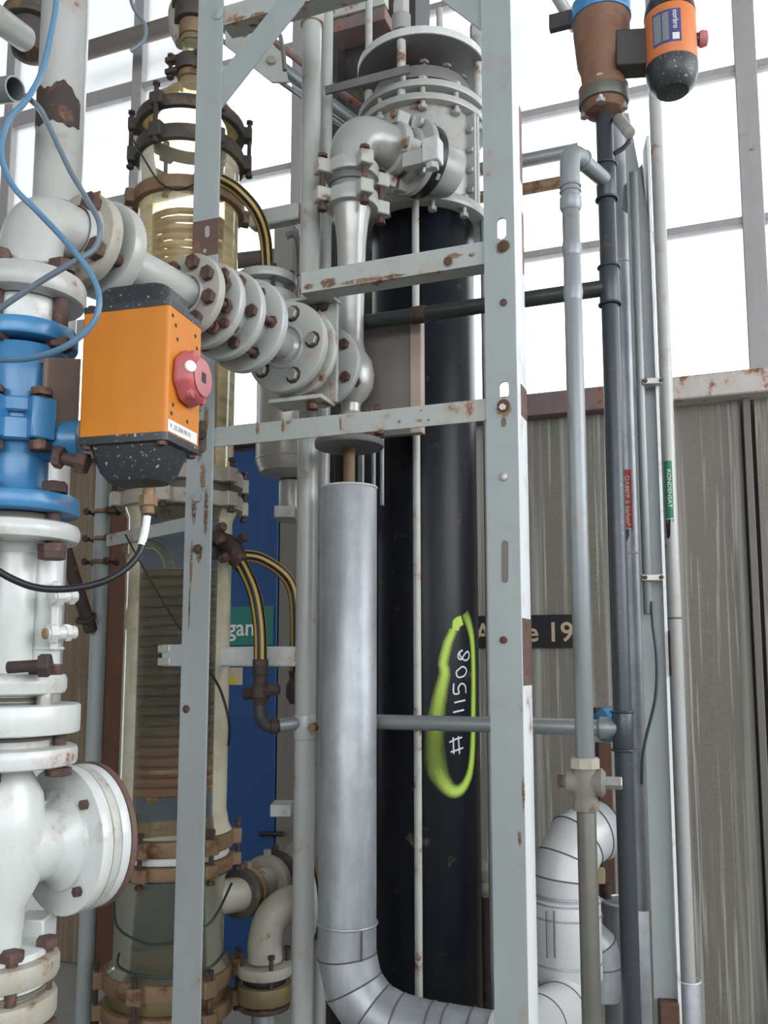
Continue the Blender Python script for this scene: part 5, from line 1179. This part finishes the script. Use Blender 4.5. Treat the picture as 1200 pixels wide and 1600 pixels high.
curved_plate(c2, 39.6 * k, -.66 - ang0, -.34 - ang0, -20 * k, 26 * k, 'galvanised', 'nameplate_field', npl); curved_plate(c2, 39.6 * k, -.29 - ang0, -.05 - ang0, -20 * k, 26 * k, 'galvanised', 'nameplate_field', npl); curved_plate(c2, 39.6 * k, .08 - ang0, .34 - ang0, -21 * k, -10 * k, 'letter_white', 'nameplate_field', npl)
def wrap_text(body, size, c, R, acen, ztop, mat, parent, cond=1.0, down=True):
    """lettering that reads downwards along a vertical round surface"""
    mb = text_mesh('lettering', body, Vector((0, 0, 0)), Vector((1, 0, 0)), Vector((0, 1, 0)), size, None, None, 0, 'LEFT', cond)
    v2 = []
    for v in mb.v: v2.append(onround(c, R, acen + (v.y - size * .35) / R, ztop - v.x))
    mb.v = v2; return mb.build('lettering', mat, parent)
wrap_text('norbro', 11.5 * k, c2, 39.8 * k, .22 - ang0, 27 * k, 'letter_white', npl, .92)
o = MB().tube([O(190) + UD * .02, P(972, 190, 2.04), P(985, 212, 2.0), P(978, 228, 2.0), P(960, 240, 2.0)], .006, 8).build('signal_cable', 'rubber_black'); tag(o, 'short dark cable curling below the rusty valve', 'cable')
o = MB().cyl(P(966, 186, 2.05), P(984, 208, 1.98), .014, seg=14).build('limit_switch', 'bolt_zinc'); tag(o, 'small metal limit switch under the rusty valve flange', 'switch')
o = MB().cyl(P(862, -20, 2.6), P(900, 45, 2.7), .02, seg=16).build('branch_pipe', 'paint_pipe'); tag(o, 'pale pipe slanting down to the rusty valve', 'pipe')
# steam pipe with red label
def vthing(nm, label, px, py, Y, y0, y1, rpx, mat, cat='pipe'):
    q0, q1 = vpipe(px, py, Y, y0, y1); t = thing(nm, label, cat, q0); r = rpx * Y / FPX; MB().cyl(q0, q1, r, seg=32).build('pipe', mat, t); return t, q0, q1, r
t, q0, q1, r = vthing('steam_pipe', 'grey clad steam pipe with a red lettered label', 986, 950, 2.62, -60, 1420, 16.5, 'aluminium')
for y_ in (865, 412): MB().torus(Vector((q0.x, q0.y, zrow(y_, 2.62))), ZD, r * 1.01, .003).build('band', 'aluminium_white', t)
ax_ = Vector((q0.x, q0.y, 0)); ka = 2.62 / FPX; a0_ = math.atan2(q0.x, q0.y)
zt, zb_ = zrow(737, 2.62), zrow(827, 2.62)
lb = curved_plate(ax_, r + .0008, -.62 - a0_, .38 - a0_, zb_, zt, 'label_red', 'red_label', t)
wrap_text('DAMPF 5 kp/cm\u00b2', .0175, ax_, r + .0016, .02 - a0_, zt - .018, 'letter_white', lb, 1.22)
m = MB(); a_, b_ = -.62 - a0_, .42 - a0_; m.v = [onround(ax_, r + .0008, a_, zrow(829, 2.62)), onround(ax_, r + .0008, (a_ + b_) / 2, zrow(829, 2.62)), onround(ax_, r + .0008, b_, zrow(829, 2.62)), onround(ax_, r + .0008, a_ + .1, zrow(858, 2.62)), onround(ax_, r + .0008, a_ + .2, zrow(858, 2.62)), onround(ax_, r + .0008, (a_ + b_) / 2, zrow(844, 2.62))]
m.f = [(0, 1, 4, 3), (1, 2, 5, 4)]; m.build('flow_arrow', 'rubber_black', t)
q0b, q1b = vpipe(978, 1450, 2.9, 1408, None)
t = thing('pipe_jacket', 'grey sheet-metal jacket with flat lid under the steam pipe', 'pipe', q0b); kj = 2.9 / FPX
MB().cyl(q0b, q1b, 34 * kj, seg=36).build('jacket', 'aluminium', t); MB().torus(q1b, ZD, 34 * kj, .004).build('rim', 'aluminium_white', t)
MB().cyl(P(948, 1404, 2.76), P(948, 1380, 2.76), .014, seg=12).build('lid_knob', 'rust_dark', t)
# angle post with conduit
AY2 = 2.5; q = P(1022, 1030, AY2); kq = AY2 / FPX; zt = zrow(318, AY2)
t = thing('angle_post', 'grey-green angle post with conduit and cut-off slanted top', 'post', Vector((q.x, q.y, 0)))
ua_ = Vector((1, -.15, 0)).normalized()
hw_ = 17 * kq; TZ = zrow(175, AY2)
pts = [Vector((q.x, q.y, 0)) - ua_ * hw_, Vector((q.x, q.y, 0)) + ua_ * hw_, Vector((q.x, q.y, zrow(350, AY2))) + ua_ * hw_, Vector((q.x, q.y, TZ)) - ua_ * hw_ * .6, Vector((q.x, q.y, TZ)) - ua_ * hw_]
po2 = MB().prism(pts, ua_.cross(ZD) * -.006).build('post_face', 'paint_grey', t)
MB().box(Vector((q.x, q.y, zrow(220, AY2) / 2)) + ua_ * (hw_ + .004) + Vector((0, .02, 0)), .004, .045, zrow(220, AY2) / 2, ua_).build('post_edge', 'paint_post_lit', t)
z0, z1 = zrow(1056, AY2), zrow(986, AY2); MB().box(Vector((q.x, q.y, (z0 + z1) / 2)) + ua_ * (hw_ + .0085), .001, .04, (z1 - z0) / 2, ua_).build('rust_patch', 'rust', t)
for y_ in (700, 745): z_ = zrow(y_, AY2); MB().box(Vector((q.x, q.y, z_)) + ua_ * (hw_ + .0085) + Vector((0, .03, 0)), .001, .018, .03, ua_).build('rust_patch', 'rail_rust', t)
MB().prism([P(975, 290, 2.52), P(1004, 255, 2.52), P(1012, 345, 2.52), P(1003, 350, 2.52), P(972, 325, 2.52)], Vector((0, .006, 0))).build('gusset', 'paint_grey', t)
MB().cyl(P(1013, 960, 2.46), Vector((P(1013, 960, 2.46).x, 2.46, zrow(270, 2.46))), .0125, seg=16).build('conduit', 'galvanised', t)
for y_ in (597, 903):
    c_ = P(1018, y_, 2.45); o = MB().box(c_, 15 * kq, .014, 5 * kq, ua_).build('conduit_clip', 'bolt_zinc', t, bev=.002)
    for s_ in (-12, 12): MB().cyl(c_ + ua_ * s_ * kq - Vector((0, .012, 0)), c_ + ua_ * s_ * kq - Vector((0, .019, 0)), .006, seg=12).build('screw', 'rust', o)
MB().box(Vector((q.x, q.y, zrow(1590, AY2))) - Vector((0, .02, 0)), 14 * kq, .02, .05, ua_).build('post_foot', 'rust', t, bev=.004)
o = MB().tube([P(1018, 940, 2.45), P(1020, 975, 2.44), P(1026, 1030, 2.43), P(1024, 1090, 2.43), P(1010, 1150, 2.44), P(1004, 1185, 2.44), P(1003, 1225, 2.45)], .0042, 8).build('earth_cable', 'cable_green'); tag(o, 'thin green cable hanging from the conduit on angle post', 'cable')
# condensate pipe with green label
t, q0, q1, r = vthing('condensate_pipe', 'pale condensate pipe with a green lettered label', 1054, 960, 2.74, -60, 1545, 10.5, 'paint_pipe')
MB().torus(Vector((q0.x, q0.y, zrow(966, 2.74))), ZD, r * 1.02, .003).build('joint', 'steel_underside', t)
ax_ = Vector((q0.x, q0.y, 0)); a0_ = math.atan2(q0.x, q0.y); zt = zrow(722, 2.74)
lb = curved_plate(ax_, r + .0008, -.8 - a0_, .42 - a0_, zrow(811, 2.74), zt, 'label_green', 'green_label', t)
wrap_text('KONDENSAT', .0165, ax_, r + .0016, -.02 - a0_, zt - .026, 'letter_white', lb, 1.22)
m = MB(); m.v = [onround(ax_, r + .0008, -.8 - a0_, zrow(813, 2.74)), onround(ax_, r + .0008, -.2 - a0_, zrow(813, 2.74)), onround(ax_, r + .0008, .42 - a0_, zrow(813, 2.74)), onround(ax_, r + .0008, -.7 - a0_, zrow(842, 2.74)), onround(ax_, r + .0008, -.3 - a0_, zrow(842, 2.74))]; m.f = [(0, 1, 4, 3), (1, 2, 4)]
m.build('flow_arrow', 'rubber_black', t)
q0b, q1b = vpipe(1054, 960, 2.74, 1532, None); o = MB().cyl(q0b, q1b, 17 * 2.74 / FPX, seg=28).build('pipe_jacket', 'aluminium'); tag(o, 'small grey jacket at the foot of the condensate pipe', 'pipe')
MB().torus(q1b, ZD, 17 * 2.74 / FPX, .003).build('rim', 'aluminium_white', o)
# ================================================================== CLAD VESSEL LOW RIGHT
JY = 2.55; q = P(884, 1460, JY); kj = M(1, q)
def J(py): return Vector((q.x, q.y, zrow(py, JY)))
t = thing('clad_vessel', 'white aluminium clad vessel with segmented elbow behind the lower grey pipe', 'vessel', J(1530))
MB().cyl(J(1528), J(1400), 55 * kj, seg=48).build('jacket', 'aluminium_white', t)
for y_ in (1404, 1426, 1498, 1524): MB().torus(J(y_), ZD, 55.3 * kj, .0028).build('band', 'aluminium', t)
for x_ in (854, 866): p_ = P(x_, 1460, JY - 51 * kj * 1.0); MB().box(p_, .0012, .003, 34 * kj, Vector((1, 0, 0))).build('lap_seam', 'seam_dark', t)
eD2 = Vector((.82, .57, 0)).normalized()
mitre(t, [J(1412), J(1372), J(1345) + eD2 * 8 * kj, J(1318) + eD2 * 30 * kj, J(1308) + eD2 * 62 * kj, J(1306) + eD2 * 84 * kj], 47 * kj, 'aluminium_white')
MB().lathe(J(1306) + eD2 * 84 * kj, eD2, [(0, 47 * kj), (.002, 0)], 40, False).build('end_plate', 'aluminium', t)
MB().torus(J(1396), ZD, 48 * kj, .004).build('band', 'aluminium', t)
mitre(t, [J(1472) + Vector((.03, .06, 0)), J(1474) + Vector((.07, .06, 0)), J(1490) + Vector((.098, .06, 0)), J(1520) + Vector((.11, .06, 0)), J(1570) + Vector((.10, .06, 0))], 32 * kj, 'aluminium', 'side_elbow')
# pipe from the clad elbow up into the vessel
pA = ctr[-1]; t = thing('clad_branch', 'white clad pipe rising from under the channel post to the vessel', 'pipe', pA - ZD * .1)
mitre(t, [pA - UD * .004, pA + UD * .06, P(838, 1604, 2.26), P(872, 1582, 2.44), J(1545)], 44 * kj * .95, 'aluminium_white')
# fittings between
t = thing('ball_cock', 'small pale valve knob between black column and channel post', 'valve', P(757, 1400, 2.75))
MB().lathe(P(757, 1400, 2.75), ZD, [(0, .02), (.02, .026), (.04, .018), (.055, .03), (.08, .034), (.1, .02), (.105, 0)], 20).build('cock_body', 'cast_grey', t)
MB().cyl(Vector((P(757, 1400, 2.75).x, 2.75, 0)), P(757, 1398, 2.75), .014, seg=14).build('cock_stem', 'rust_dark', t)
o = MB().box(P(946, 1290, 3.0), M(11, P(946, 1290, 3.0)), .02, P(946, 1160, 3.0).z - P(946, 1290, 3.0).z, Vector((1, 0, 0))).build('rusty_plate', 'rust', bev=.004); tag(o, 'narrow rust-red plate behind the shut-off cock', 'plate')
t = thing('blue_pump', 'blue pump housing half hidden behind dark pipe tee', 'pump', P(948, 1160, 2.75))
MB().lathe(P(930, 1132, 2.75), Vector((1, .2, 0)).normalized(), [(0, .03), (.02, .05), (.06, .055), (.08, .04)], 24).build('pump_housing', 'blue_paint', t)
MB().box(P(948, 1112, 2.78), .04, .03, .012, Vector((1, 0, 0))).build('pump_cover', 'galvanised_dark', t, bev=.003)
o = MB().box(P(936, 1368, 2.7), .016, .012, .022, Vector((1, 0, 0))).build('tag_plate', 'letter_beige', bev=.003); tag(o, 'little beige tag plate beside the segmented elbow', 'tag')
# ================================================================== groups of look-alikes
GROUPS = {'air_tube': 'loose air tubes at the upper left', 'striped_hose': 'yellow and black striped hoses', 'valve_actuator': 'orange valve actuators', 'actuator_bracket': 'brackets carrying the actuators',
          'riser_pipe': 'pale riser pipes', 'drain_cock': 'dark drain cocks', 'tab_bracket': 'white tab brackets on the wall post', 'wall_pipe': 'pipes along the glazing', 'lead_wire': 'thin wires on the glass column',
          'diagonal_rail': 'diagonal rails at the top', 'branch_pipe': 'short branch pipes', 'pipe_jacket': 'sheet-metal jackets at the pipe feet'}
for o_ in scn.objects:
    s_ = o_.name.split('.')[0]
    if o_.parent is None and 'label' in o_ and s_ in GROUPS: o_['group'] = GROUPS[s_]
